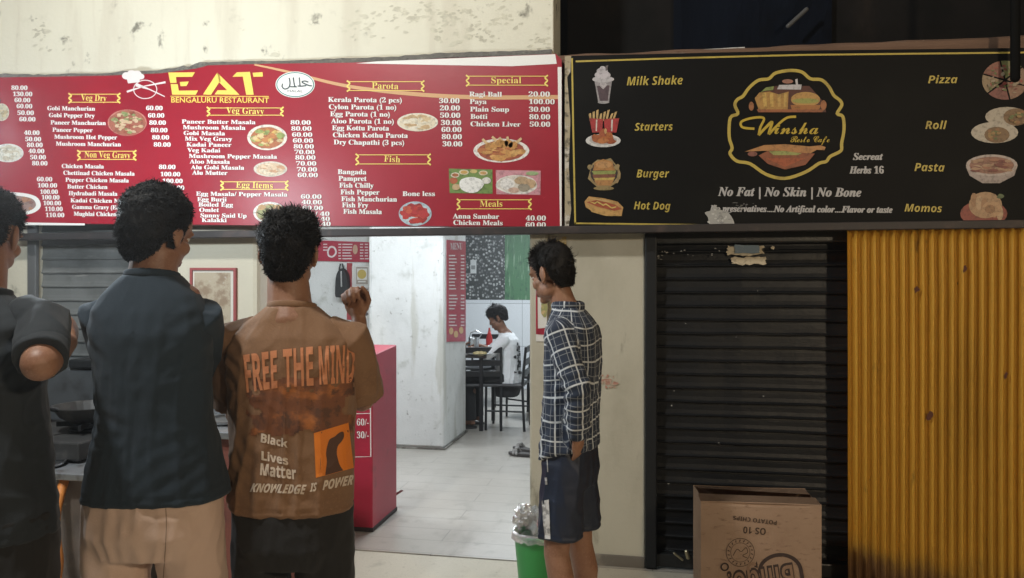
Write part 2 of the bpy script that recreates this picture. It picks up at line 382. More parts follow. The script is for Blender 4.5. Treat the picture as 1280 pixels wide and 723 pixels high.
SHUT = M('shutter_black', (.008, .009, .011), .42, metal=.1, var=[(2.2, (.015, .015, .015), .5, .7), (18, (.045, .043, .04), .66, .76, (.4, 1, 2))], bump=(30, .12), spec=.28)
obj('slat_curtain', slats(x0, x1, .05, zb, 1.72, .0712, .016), SHUT, sh)
bm = BM(); box(bm, x0, x1, -.0, .05, 1.70, 1.87, .01); obj('shutter_hood', bm, BLACKP, sh)
bm = BM(); box(bm, X(806.5, 0), x0 + .012, -.025, .12, .01, 1.87, .006); obj('guide_rail', bm, M('rail_black', (.012, .014, .017), .45, metal=.3, var=[(30, (.3, .29, .27), .72, .76)]), sh)
bm = BM(); box(bm, x0, x1, .0, .06, .012, zb, .008)
br_ = obj('bottom_rail', bm, BLACKP, sh)
bm = BM(); tube(bm, [P(843, 692, -.02), P(853, 700, -.02)], .006); tube(bm, [P(858, 690, -.02), P(860, 697, -.02)], .011)
obj('padlock', bm, M('worn_brass', (.5, .45, .3), .35, metal=.8), br_)
def ragged(x0, y0, x1, y1, n=9, j=3):
    o = []
    for (a, b2), (c, d) in (((x0, y0), (x1, y0)), ((x1, y0), (x1, y1)), ((x1, y1), (x0, y1)), ((x0, y1), (x0, y0))):
        for k in range(n): o.append((a + (c - a) * k / n + random.uniform(-j, j), b2 + (d - b2) * k / n + random.uniform(-j, j) * .7))
    return o
bm = BM()
poly(bm, [P(a, b2, .026) for a, b2 in ragged(909, 308, 954, 319, 9, 2.2)])
poly(bm, [P(a, b2, .022) for a, b2 in ragged(915, 322, 957, 331, 9, 2)])
poly(bm, [P(a, b2, .023) for a, b2 in ragged(964, 308, 968, 312, 3, .8)])
poly(bm, [P(a, b2, .018) for a, b2 in ragged(918, 306.5, 949, 317, 5, 1)], 1)
obj('torn_sticker', bm, [M('torn_paper', (.52, .44, .31), .8, var=[(40, (.3, .25, .18), .5, .7)]), M('sticker_blue', (.13, .18, .22), .6, var=[(30, (.22, .25, .27), .5, .7)])], sh)
bm = BM()
for i in range(26):
    c = random.choice([(random.uniform(822, 840), random.uniform(300, 325)), (random.uniform(822, 1000), random.uniform(350, 640)), (random.uniform(830, 900), random.uniform(310, 320))])
    poly(bm, [P(a, b2, .018 - i * .0002) for a, b2 in oval(*c, random.uniform(.5, 1.6), random.uniform(.4, .9), 7, jit=.4)])
obj('paint_chips', bm, M('chip_grey', (.34, .33, .31), .7), sh)

sh = empty('grey_shutter', 'grey rolled shutter behind the two men in dark T-shirts', 'shutter', (-3, .06, 0))
obj('slat_curtain', slats(X(44, .06) + .01, X(172, .06) - .01, .06, .02, 1.87, .085, .014), M('shutter_grey', (.19, .20, .20), .5, metal=.3, var=[(3, (.12, .125, .125), .45, .7), (20, (.26, .26, .25), .6, .72, (.3, 1, 2))]), sh)
bm = BM(); box(bm, X(44, 0) - .03, X(44, 0) + .03, -.03, .0, .01, 1.87, .005); obj('guide_rail', bm, M('rail_grey', (.16, .165, .17), .5, metal=.4), sh)

# yellow corrugated sheet
xs0, xs1 = X(1058, -.1), 2.7
bm = BM(); nx = 330; g = []
for k in range(26):
    z = -.0 + k * (Z(1100, 287, -.1)) / 25
    row = []
    for i in range(nx + 1):
        x = xs0 + (xs1 - xs0) * i / nx
        y = -.085 - .036 * (.5 + .5 * math.cos((x - xs0) / .0428 * 2 * PI)) ** 1.35 + .012 * noise.noise((x * 1.5, z * 1.2, 0)) + .004 * noise.noise((x * 8, z * 5, 2))
        row.append(bm.verts.new((x, y, z + (.006 * noise.noise((x * 9, 0, 1)) if k in (0, 25) else 0))))
    g.append(row)
for a, b2 in zip(g, g[1:]):
    for i in range(nx): bm.faces.new((a[i], a[i + 1], b2[i + 1], b2[i]))
bmesh.ops.solidify(bm, geom=bm.faces[:], thickness=-.002)
YS = M('yellow_sheet_paint', (.84, .50, .065), .55, var=[(2.2, (.68, .39, .05), .5, .75, (1, 1, .25)), (11, (.22, .09, .02), .6, .78, (1, 1, .3)), (38, (.14, .06, .02), .68, .76, (1, 1, .5))], bump=(30, .1))
t = YS.node_tree; b = t.nodes['Principled BSDF']; src = b.inputs['Base Color'].links[0].from_socket; N = t.nodes.new; L = t.links.new
# mud splashed up from the pavement
tcn = [n for n in t.nodes if n.bl_idname == 'ShaderNodeTexCoord'][0]; sx = N('ShaderNodeSeparateXYZ'); L(tcn.outputs['Object'], sx.inputs[0])
n1 = N('ShaderNodeTexNoise'); n1.inputs['Scale'].default_value = 3.2; n1.inputs['Detail'].default_value = 5; L(tcn.outputs['Object'], n1.inputs['Vector'])
ma = N('ShaderNodeMath'); ma.operation = 'MULTIPLY_ADD'; L(n1.outputs[0], ma.inputs[0]); ma.inputs[1].default_value = -.55; L(sx.outputs[2], ma.inputs[2])
mr = N('ShaderNodeMapRange'); mr.interpolation_type = 'SMOOTHSTEP'; mr.inputs[1].default_value = .0; mr.inputs[2].default_value = -.26; L(ma.outputs[0], mr.inputs[0])
mx = N('ShaderNodeMix'); mx.data_type = 'RGBA'; L(mr.outputs[0], mx.inputs[0]); L(src, mx.inputs[6]); mx.inputs[7].default_value = (.30, .16, .07, 1); L(mx.outputs[2], b.inputs['Base Color'])
ys = tag(obj('corrugated_sheet', bm, YS, smooth=True), 'yellow painted corrugated metal sheet right of the black shutter', 'metal sheet')
bm = BM()
for i, (cx, cy) in enumerate(((1161, 522), (1163, 519), (1206, 337), (1146, 362), (1257, 470))):
    poly(bm, [P(a, b2, -.124 - .0004 * i) for a, b2 in oval(cx, cy, 3, 4, 9, jit=.5)])
obj('rust_spot', bm, M('rust', (.10, .035, .02), .9), ys)

tag(obj('lintel_angle', (lambda b_: (box(b_, -6.5, 2.6, -.13, -.06, Z(640, 293, -.13), Z(640, 283.5, -.13), .004), b_)[1])(BM()), M('lintel_paint', (.035, .03, .03), .55, metal=.3, var=[(7, (.07, .05, .045), .5, .7)])), 'dark steel angle running under both boards', 'steel beam')
bm = BM(); vr = []
for k in range(61):
    x = xW + .02 + (2.7 - xW) * k / 60; px = 640
    z0 = 2.57; z1 = 2.70 - .03 * (x + .5) / 2.2 + .006 * noise.noise((x * 3, 0, 0)); w_ = .008 * noise.noise((x * 5, 3, 0))
    vr.append([bm.verts.new(p) for p in ((x, -.05 + w_ * .5, z0), (x, -.06 + w_ * .5, z1 - .012), (x, -.045, z1 + w_), (x, .06, z1), (x, .06, z0))])
for a, b2 in zip(vr, vr[1:]):
    for k in range(5): bm.faces.new((a[k], b2[k], b2[(k + 1) % 5], a[(k + 1) % 5]))
tag(obj('timber_beam', bm, M('weathered_timber', (.20, .12, .08), .85, var=[(2.5, (.11, .065, .045), .4, .7, (.4, 1, 1)), (6, (.34, .31, .28), .6, .74, (.3, 1, 2)), (14, (.14, .075, .045), .6, .75, (.4, 1, 1))], bump=(40, .4, (.2, 1, 1)))), 'weathered brown timber beam along the top of the black sign', 'timber beam')
bm = BM(); tube(bm, [P(1269, 98, -.2), P(1269, -60, -.2), P(1269, -160, -.2)], .02); ell(bm, P(1269, 98, -.2), (.021, .021, .01))
pp = tag(obj('drain_pipe', bm, M('pipe_black', (.004, .004, .004), .8, spec=.1)), 'short black pipe hanging before the pizza picture', 'pipe')
bm = BM(); tube(bm, [P(985, 33, .45), P(1008, 12, .45)], .012)
tag(obj('pale_stick', bm, M('dusty_wood', (.09, .09, .09), .8)), 'thin pale stick in the dark recess above the sign', 'stick')

# ------------------------------------------------------------------ red menu board
YB = -.12
def fb(dy): return lambda px, py: P(px, py, YB - dy)
mb = empty('menu_board', 'long red restaurant menu board with white prices and food pictures', 'menu board', (-2.2, YB, 1.8))
bm = BM()
top = [(-190, 103), (-60, 99), (0, 97), (130, 95), (200, 92), (245, 86), (260, 82), (330, 80), (440, 78.5), (560, 73), (695, 67.5), (702, 75), (702, 283.5), (400, 282.5), (15, 279), (-190, 277)]
prism(bm, [P(x, y, YB) for x, y in top], (0, .09, 0))
obj('banner', bm, RED, mb)
bm = BM(); poly(bm, [fb(.0012)(*p) for p in ((445, 79.5), (470, 77), (560, 73.4), (694, 68), (696, 80), (640, 83), (550, 81.5))]); obj('white_edge', bm, WHITE, mb)
bm = BM(); poly(bm, [fb(.0012)(*p) for p in ((16, 278), (106, 279.5), (106, 282), (15, 281.5))]); obj('white_edge', bm, WHITE, mb); bm = BM()
poly(bm, [fb(.0012)(*p) for p in ((697, 84), (702, 84), (702, 283), (700, 283))])
obj('white_edge', bm, WHITE, mb)
bm = BM()
for q in stroke(smoothline([(318, 81), (360, 90), (420, 105), (470, 113), (540, 119.5), (610, 122), (701, 121.5)], 6), [2 + 3.2 * math.sin(min(1, k / 30) * PI / 2) for k in range(37)]): poly(bm, [fb(.001)(*p) for p in q])
obj('gold_stripe', bm, TAN, mb)
heads = [(101, 133, 123, 87, 149, 118, 128, 'Veg Dry'), (105.5, 163, 194.2, 98, 169, 189.3, 199.5, 'Non Veg Gravy'), (282.6, 330, 139.2, 260, 353, 135.2, 144.2, 'Veg Gravy'), (295, 341, 232, 277, 359, 227.5, 237, 'Egg Items'),
         (464.7, 498, 108, 435, 529, 102.3, 113.4, 'Parota'), (614, 651.6, 101, 584, 683.4, 95.5, 106.7, 'Special'), (480, 500, 199.4, 446, 537, 193.8, 205.2, 'Fish'), (600, 628, 255.3, 572.6, 663, 250, 261.3, 'Meals')]
for a, b2, cy, l, r, t0, t1, s in heads:
    bm = BM()
    dl = .6 if l < 550 else 0
    put(bm, text_px(s, 'serif', (a, cy + 3.3 - dl), (b2, cy + 3.3 + dl), 7.6), fb(.003))
    for yy in (t0, t1):
        poly(bm, [fb(.0024)(*p) for p in ((l + 2, yy - .45), (r - 2, yy - .45), (r - 2, yy + .45), (l + 2, yy + .45))])
    for ex, sg in ((l, 1), (r, -1)):
        zz = [(ex - 1.5 * sg, t0 - 1.2), (ex + 2.2 * sg, t0 + 2), (ex - 1 * sg, cy), (ex + 2.2 * sg, t1 - 2), (ex - 1.5 * sg, t1 + 1.2)]
        for q in stroke(smoothline(zz, 3), 2): poly(bm, [fb(.0026)(*p) for p in q])
    obj('heading_lettering', bm, YELLOW, mb)
items = [(59, 118.5, 135.7, 'Gobi Manchurian'), (182.5, 203, 135.4, '60.00'), (61, 118, 144.4, 'Gobi Pepper Dry'), (185, 205, 144.6, '60.00'), (63, 132, 153.6, 'Paneer Manchurian'), (186.5, 207, 153.6, '80.00'),
 (65.4, 115.5, 162.6, 'Paneer Pepper'), (188.5, 209, 163, '80.00'), (67.7, 146, 171.5, 'Mushroom Hot Pepper'), (190, 211, 172, '80.00'), (69.7, 151, 180.2, 'Mushroom Manchurian'), (192, 213, 181, '80.00'),
 (77, 129.5, 208, 'Chicken Masala'), (198.5, 219, 209, '80.00'), (79, 168, 216.7, 'Chettinad Chicken Masala'), (200.5, 225, 218, '100.00'), (81.7, 160.7, 225.3, 'Pepper Chicken Masala'), (203, 228, 226.5, '100.00'),
 (84, 134, 233.6, 'Butter Chicken'), (205, 230, 235, '100.00'), (85.6, 146.4, 242, 'Hydrabadi Masala'), (88, 168, 251, 'Kadai Chicken Masala'), (90, 158, 259.2, 'Gamma Gravy (Each)'), (92, 170, 267.8, 'Mughlai Chicken Masala'),
 (14, 34, 110, '80.00'), (16, 40, 117.8, '130.00'), (18, 37.5, 125.4, '60.00'), (20.6, 40, 133, '60.00'), (21.6, 42, 141.3, '50.00'), (24, 44, 149.3, '60.00'), (30, 49, 166.2, '40.00'), (31.5, 51, 174.2, '50.00'), (33.5, 53, 181.5, '80.00'), (35.5, 55, 189.1, '40.00'), (37.5, 57, 196.8, '50.00'), (40, 59, 204.4, '80.00'),
 (46, 65, 224.3, '60.00'), (47, 71, 232, '100.00'), (50, 72, 240, '100.00'), (52, 74, 247, '100.00'), (54, 76, 254.2, '100.00'), (56, 78, 261.5, '110.00'), (57, 80, 269.1, '110.00'),
 (227, 319, 152.5, 'Paneer Butter Masala'), (363, 388, 153.4, '80.00'), (228.5, 306.5, 159.6, 'Mushroom Masala'), (364, 389, 161, '80.00'), (229.5, 281, 166.7, 'Gobi Masala'), (365, 390, 168.6, '60.00'), (231, 290, 173.7, 'Mix Veg Gravy'), (366, 391, 176, '60.00'),
 (233, 289, 181, 'Kadai Paneer'), (367, 392, 183.3, '80.00'), (234, 275, 188, 'Veg Kadai'), (368, 393, 190.3, '70.00'), (236, 346, 195.6, 'Mushroom Pepper Masala'), (369, 394, 197.2, '80.00'), (237, 287, 202.3, 'Aloo Masala'), (370, 395, 204.6, '70.00'),
 (238.5, 305, 209.5, 'Alu Gobi Masala'), (371, 396, 212.1, '70.00'), (240, 284, 216.2, 'Alu Mutter'), (372, 397, 219.1, '60.00'),
 (245, 359, 242.8, 'Egg Masala/ Pepper Masala'), (376, 401.5, 246, '60.00'), (246.5, 283, 249.4, 'Egg Burji'), (377, 402, 253, '40.00'), (248, 291, 256, 'Boiled Egg'), (378, 403.5, 260.2, '60.00'), (249, 273.5, 262.6, 'Omlet'), (379, 411.5, 267.4, '30 / 40'), (250.5, 308, 269.6, 'Sunny Said Up'), (380, 412, 273.8, '30 / 40'), (252, 283, 275.3, 'Kalakki'), (381, 413, 280, '30 / 40'),
 (410, 502, 125, 'Kerala Parota (2 pcs)'), (548.7, 574, 126.2, '30.00'), (411, 495, 134, 'Cylon Parota (1 no)'), (549.7, 574.6, 135.3, '20.00'), (412.6, 487, 142.8, 'Egg Parota (1 no)'), (550, 575, 144.4, '50.00'), (413.6, 492, 151.7, 'Aloo Parota (1 no)'), (551, 576, 153.6, '30.00'),
 (415, 486, 160.2, 'Egg Kottu Parota'), (551.7, 576.5, 162.2, '60.00'), (416, 509.5, 169.2, 'Chicken Kothu Parota'), (552, 577, 171.2, '80.00'), (417, 505, 178.2, 'Dry Chapathi (3 pcs)'), (553, 577.5, 180.2, '30.00'),
 (586.5, 627, 118, 'Ragi Ball'), (660.5, 687, 118, '20.00'), (587, 608, 127.2, 'Paya'), (661, 693, 127.4, '100.00'), (587.5, 636, 136.8, 'Plain Soup'), (661, 687, 137, '30.00'), (588, 609, 145.8, 'Botti'), (661.5, 687.4, 146.4, '80.00'), (588, 650.6, 155.3, 'Chicken Liver'), (662, 687.4, 155.6, '50.00'),
 (422, 457.7, 215, 'Bangada'), (423, 458, 223.3, 'Pampret'), (424, 466.7, 231.9, 'Fish Chilly'), (425.5, 474, 240.4, 'Fish Pepper'), (426.5, 496, 249, 'Fish Manchurian'), (427.5, 460, 256.5, 'Fish Fry'), (429, 477, 264.6, 'Fish Masala'), (503, 543.4, 242.3, 'Bone less'),
 (566, 623.7, 270.6, 'Anna Sambar'), (657, 682, 273, '40.00'), (566.6, 628, 278.6, 'Chicken Meals'), (657, 682, 281.4, '60.00')]
sect = {}
for a, b2, cy, s in items:
    key = (s[0].isdigit(), a < 60 and s[0].isdigit(), a < 226, a < 405, a < 560 and s != 'Bone less', cy > ((158 if cy < 215 else 215) if a < 60 and s[0].isdigit() else 190 if a < 226 else 224 if a < 405 else 200), s == 'Bone less'); bm = sect.setdefault(key, BM())
    small = b2 < 235
    h = 5.2 if a < 226 else 5.1 if a < 405 else 6.0
    tl = .0095 if a > 220 else .012
    d = (b2 - a) * tl / 2
    if s == 'Bone less': d = 0
    for q in (0, 1): put(bm, text_px(s, 'serif', (a + .36 * q, cy + h * .5 - d), (b2 + .36 * q, cy + h * .5 + d), h), fb(.003 + .0004 * q))
for key, bm in sect.items(): obj('item_lettering', bm, WHITE, mb)
# restaurant name
bm = BM()
def z5(l): return [(190 + x / 8.0, 60 + y / 8.0) for x, y in l]
for q in ([(163, 247), (430, 245), (403, 290), (240, 292), (247, 350), (183, 352)], [(186, 363), (258, 363), (268, 428), (462, 426), (437, 470), (202, 468)], [(278, 342), (370, 336), (345, 382), (285, 384)],
          [(652, 248), (678, 272), (690, 340), (672, 345), (590, 470), (510, 466)], [(652, 248), (876, 470), (625, 466), (656, 424), (752, 424), (672, 345)],
          [(848, 245), (980, 240), (1018, 470), (942, 470), (908, 288), (804, 290)], [(1005, 250), (1105, 243), (1110, 288), (1015, 290)]):
    poly(bm, [fb(.003)(*p) for p in z5(q)])
poly(bm, [fb(.003)(*p) for p in ((213, 120), (336, 120.3), (336, 121.2), (213, 120.9))])
put(bm, text_px('BENGALURU RESTAURANT', 'plain', (214, 128.3), (336.3, 128.8), 6.6, off=.012), fb(.003))
obj('name_lettering', bm, M('print_bright_yellow', (.85, .62, .12), .5), mb)
# halal badge with its Arabic word
bm = BM()
poly(bm, [fb(.0015)(*p) for p in oval(369, 106, 24.6, 16.4, 40)])
poly(bm, [fb(.0021)(*p) for p in oval(369, 106, 23.6, 15.5, 40)], 1)
poly(bm, [fb(.0027)(*p) for p in oval(369, 106, 22.4, 14.4, 40)])
ha = [[(385.5, 103), (381, 101.5), (377.5, 102.6), (381, 105), (386.5, 107.2), (390, 107.5)], [(383, 107.2), (376, 108), (372, 107.6)], [(374, 97), (374.6, 102), (375, 107.6)], [(366.6, 97), (367.4, 103), (368.6, 108), (371, 109)], [(369.5, 108.8), (362.5, 108.6)], [(361.5, 97.5), (362.5, 104), (361, 109.5), (356, 111.5), (352.6, 108.5), (353.4, 104.8)]]
for st in ha:
    for q in stroke(smoothline(st, 5), 1.5): poly(bm, [fb(.0034)(*p) for p in q], 2)
put(bm, text_px('HALAL', 'plain', (359.5, 115.3), (378.5, 115.6), 2.9), fb(.0034), 2)
obj('halal_badge', bm, [WHITE, M('print_teal', (.05, .22, .2), .5), M('print_ink', (.03, .05, .06), .5)], mb)
# chef's hat and crossed spoons
bm = BM()
for c in ((158, 95, 5.5, 4.6), (164.5, 92.5, 6, 4.6), (171, 93, 6, 4.5), (176, 96, 4.6, 3.6), (166, 97, 8, 4)): poly(bm, [fb(.002 + c[0] * 1e-6)(*p) for p in oval(*c, 18)])
poly(bm, [fb(.0022)(*p) for p in ((158, 97), (176, 96), (174, 103), (160, 104.5))])
for q in stroke(oval(181.5, 112, 14.5, 11.5, 32) + [(196, 112)], 1.1): poly(bm, [fb(.0024)(*p) for p in q])
for q in stroke([(158.5, 115), (180, 108), (207, 103)], [2.6, 1.2, 2.6]) + stroke([(170, 106), (187, 112), (206, 121)], [4.5, 1.4, 1.2]): poly(bm, [fb(.003)(*p) for p in q])
obj('chef_hat_emblem', bm, M('print_pinkish_white', (.72, .66, .65), .55), mb)
# food pictures
def rc(c, j=.25): return tuple(max(0, min(1, x * random.uniform(1 - j, 1 + j))) for x in c)
_pal = {}
def pal(c):
    k = tuple(round(x, 2) for x in c)
    return M('food_print_%s' % '_'.join(str(int(x * 100)) for x in k), c, .5, var=[(60, tuple(x * .6 for x in c), .45, .7)])
def dish(parent, cx, cy, rx, ry, rim, base, bits, n=26, bs=(.12, .3), f=None, inner=.84, name='food_picture'):
    f = f or fb; bm = BM(); mats = [pal(rim), pal(base)] + [pal(c) for c in bits]
    poly(bm, [f(.0014)(*p) for p in oval(cx, cy, rx, ry, 30)])
    poly(bm, [f(.0019)(*p) for p in oval(cx, cy + ry * .03, rx * inner, ry * inner, 26, jit=.03)], 1)
    for i in range(n):
        a = random.uniform(0, 2 * PI); r = math.sqrt(random.random()) * (inner - .16)
        w_ = random.uniform(*bs); poly(bm, [f(.0023 + i * .00005)(*p) for p in oval(cx + rx * r * math.cos(a), cy + ry * r * math.sin(a), rx * w_, ry * w_ * random.uniform(.6, 1.1), 8, jit=.3)], 2 + i % len(bits))
    return obj(name, bm, mats, parent)
curry = [(.42, .16, .05), (.55, .28, .1), (.3, .08, .03), (.25, .3, .1)]
dish(mb, 159, 153.5, 24.5, 16.5, (.5, .2, .16), (.36, .12, .08), [(.55, .4, .25), (.3, .08, .05), (.25, .3, .12), (.6, .45, .3)], 60, (.06, .16), inner=.95)
dish(mb, 334, 172, 25, 16, (.74, .68, .6), (.42, .14, .05), [(.62, .42, .12), (.5, .2, .06), (.3, .35, .1), (.65, .5, .25)], 40, (.08, .22))
dish(mb, 338, 211.5, 21, 9.6, (.62, .56, .48), (.6, .45, .3), [(.7, .6, .45), (.5, .28, .15), (.66, .5, .34)], 22)
dish(mb, 337, 266, 20.5, 13.5, (.74, .72, .68), (.45, .3, .18), [(.7, .66, .58), (.5, .3, .12), (.3, .3, .12)], 26)
dish(mb, 522, 153, 25.6, 11.4, (.74, .70, .6), (.68, .6, .45), [(.6, .45, .26), (.72, .66, .54), (.5, .34, .18)], 22, (.1, .26), inner=.9)
o = dish(mb, 626.7, 188.5, 35, 15, (.76, .72, .68), (.32, .07, .03), [(.55, .28, .08), (.42, .14, .04), (.62, .36, .12)], 40, (.12, .24))
bm = BM()
for a, b2, c, d in ((612, 183, 603, 174), (624, 180, 615, 171), (636, 180, 634, 171), (641, 182, 652, 173), (630, 180, 624, 172)):
    for q in stroke([(a, b2), (c, d)], [4, 3]): poly(bm, [fb(.005)(*p) for p in q])
    poly(bm, [fb(.0052)(*p) for p in oval(a, b2, 6, 5, 10, jit=.2)], 1)
obj('drumsticks', bm, [pal((.62, .45, .24)), pal((.5, .24, .06))], o)
dish(mb, 519, 267.3, 20.6, 15.3, (.40, .50, .56), (.5, .58, .62), [(.45, .03, .02), (.35, .02, .02), (.5, .08, .04), (.42, .03, .03)], 44, (.16, .32), inner=.86)
def photo(corners, bgc, shapes):
    bm = BM(); mats = [pal(bgc)]; poly(bm, [fb(.0014)(*p) for p in corners])
    for i, (cx, cy, rx, ry, c) in enumerate(shapes):
        mats.append(pal(c)); poly(bm, [fb(.0018 + i * .0003)(*p) for p in oval(cx, cy, rx, ry, 18, jit=.06)], len(mats) - 1)
    return obj('food_picture', bm, mats, mb)
photo([(561, 211), (615.5, 212), (615.8, 242.5), (562, 241.5)], (.15, .24, .06), [(567, 226, 5, 4, (.4, .1, .04)), (569, 219, 5.5, 3.2, (.66, .6, .5)), (569, 219, 4, 2.2, (.36, .12, .04)), (580, 215.5, 6, 3.2, (.62, .55, .4)), (580, 215.5, 4.5, 2.2, (.5, .3, .08)), (592, 214.5, 4.6, 2.4, (.5, .4, .15)), (604, 216.5, 5.5, 3, (.66, .58, .42)), (604, 216.5, 4, 2, (.5, .28, .1)), (608, 226, 5.5, 4.2, (.72, .7, .66)), (589, 231, 15.5, 10, (.78, .78, .76)), (590, 230.5, 13, 8, (.74, .74, .72)), (570, 234, 5, 4, (.5, .36, .2))])
photo([(619.6, 212.8), (676, 213.5), (675.5, 244), (620.5, 243)], (.55, .26, .3), [(646, 231, 26, 12.4, (.72, .70, .66)), (646, 230.6, 23.5, 10.6, (.6, .56, .5)), (634, 230, 9, 7, (.72, .70, .68)), (652, 226, 9, 5, (.42, .3, .18)), (662, 230, 8, 6, (.5, .34, .2)), (655, 235, 8, 5, (.3, .26, .2)), (642, 238, 7, 3.6, (.55, .38, .3)), (665, 217, 8, 2.6, (.3, .4, .2))])
dish(mb, 2, 140.5, 9.5, 11, (.62, .58, .45), (.55, .5, .36), [(.6, .5, .3), (.45, .35, .2)], 12)
dish(mb, 10, 191.5, 19.5, 11.6, (.72, .7, .66), (.66, .64, .56), [(.7, .68, .6), (.56, .5, .38)], 22)
bm = BM(); sq = smoothline([(4, 243), (24, 241), (45, 246), (51, 258), (40, 267), (18, 269), (6, 262)], 4, True)
poly(bm, [fb(.0016)(*p) for p in sq]); poly(bm, [fb(.0022)(27.5 + (p.x - 27.5) * .74, 255.5 + (p.y - 255.5) * .7) for p in sq], 1)
for i in range(18): poly(bm, [fb(.0028 + i * .00005)(*p) for p in oval(27 + random.uniform(-14, 14), 255.5 + random.uniform(-6, 6), random.uniform(2, 5), random.uniform(1.5, 3), 8, jit=.3)], 2 + i % 2)
obj('food_picture', bm, [WHITE, pal((.3, .2, .18)), pal((.4, .2, .12)), pal((.24, .12, .1))], mb)

# ------------------------------------------------------------------ black shop sign
sg = empty('shop_sign', 'black fast food shop sign with yellow border and badge', 'shop sign', (.6, YB, 1.8))
bm = BM(); prism(bm, [P(x, y, YB) for x, y in ((707.5, 73), (716, 70), (1000, 63.5), (1290, 60), (1500, 56), (1500, 290), (1290, 285.5), (916, 284), (709, 283))], (0, .08, 0)); obj('panel', bm, SIGNBLACK, sg)
bm = BM()
for pts, w_ in (([(719.5, 77), (860, 72.5), (1000, 68.9), (1268, 66), (1480, 63)], 2.2), ([(715, 73), (716.5, 160), (719, 280)], 2.2), ([(718, 279.3), (916, 281.9), (1000, 282.7)], [2, 2, .8])):
    for q in stroke(pts, w_): poly(bm, [fb(.0015)(*p) for p in q])
obj('border_line', bm, SIGNYEL, sg)
bm = BM(); 
for q in ([(706, 70), (714, 70), (713, 90), (709, 97), (713, 150), (711, 210), (714, 262), (711, 283), (706, 283)],): poly(bm, [fb(.0008)(*p) for p in q])
obj('torn_edge', bm, M('torn_flex', (.36, .3, .2), .7, var=[(14, (.5, .46, .4), .5, .6), (30, (.12, .1, .07), .52, .66)]), sg)
for a, b2, yl, yr, h, s in ((783.5, 853.6, 107, 105.6, 10.6, 'Milk Shake'), (793.5, 841, 163.6, 163, 9.6, 'Starters'), (795.7, 836.5, 222, 222, 9.8, 'Burger'), (792.4, 838, 261.8, 262.4, 9.6, 'Hot Dog'),
                        (1160, 1197, 104.4, 104.2, 9.6, 'Pizza'), (1156.6, 1183.6, 161.4, 161.6, 10, 'Roll'), (1143, 1180.7, 214, 214.6, 10, 'Pasta'), (1130.7, 1177.5, 264.6, 265.6, 9.6, 'Momos')):
    bm = BM(); put(bm, text_px(s, 'sansbi', (a, yl), (b2, yr), h), fb(.002))
    obj('dish_lettering', bm, SIGNYEL, sg)
for tx, sty, q0, q1, h, of in (('No Fat | No Skin | No Bone', 'serifbi', (897, 245), (1076, 246), 11, .0), ('No preservatives....No Artifical color....Flavor or taste', 'serifbi', (887, 264.6), (1115, 266.2), 8, .0),
        ('Secreat', 'serifbi', (1066, 200), (1103, 200), 8.4, 0), ('Herbs 16', 'serifbi', (1061.6, 217), (1104, 217), 8.8, 0)):
    bm = BM()
    for q in range(3): put(bm, text_px(tx, sty, (q0[0] + .42 * q, q0[1] + .1 * q), (q1[0] + .42 * q, q1[1] + .1 * q), h, off=of), fb(.002 + .0004 * q))
    obj('slogan_lettering', bm, SIGNWHITE, sg)
z3 = lambda l: [(880 + x / 4.255, 70 + y / 4.255) for x, y in l]
pl = z3([(455, 78), (520, 86), (566, 122), (625, 128), (665, 165), (690, 210), (722, 236), (733, 262), (708, 308), (738, 322), (745, 390), (732, 465), (728, 505), (672, 535), (650, 562), (612, 572), (540, 618), (430, 652), (330, 630), (245, 574), (175, 560), (138, 520), (150, 490), (134, 430), (140, 330), (180, 308), (164, 262), (178, 232), (208, 214), (240, 170), (290, 130), (345, 122), (380, 92)])
plo = smoothline(pl, 4, True); bd = obj('badge', (lambda b_: ([poly(b_, [fb(.002)(*p) for p in q]) for q in stroke(plo + plo[:1], 4)], b_)[1])(BM()), SIGNYEL, sg)
bm = BM()
put(bm, text_px('insha', 'script', (968, 167.5), (1023, 167.8), 15, off=.004), fb(.003))
put(bm, text_px('Resto Cafe', 'script', (988, 178), (1037, 178), 7.5, off=.003), fb(.003))
for st, w_ in ((z3([(268, 388), (205, 380), (200, 350), (260, 330), (318, 332), (300, 380), (290, 422)]), 3), (z3([(290, 422), (330, 380), (362, 352), (348, 400), (345, 418)]), 3.4), (z3([(345, 418), (390, 370), (440, 330), (490, 324)]), 3)):
    for q in stroke(smoothline(st, 6), w_): poly(bm, [fb(.003)(*p) for p in q])
obj('badge_lettering', bm, M('sign_bright_yellow', (.48, .34, .03), .5), bd)
def multi(shapes, name='food_picture', parent=None, f=fb):
    bm = BM(); mats = []; 
    for i, (pts, c) in enumerate(shapes):
        m = pal(c)
        if m not in mats: mats.append(m)
        poly(bm, [f(.002 + i * .0002)(*p) for p in pts], mats.index(m))
    return obj(name, bm, mats, parent)
O = oval
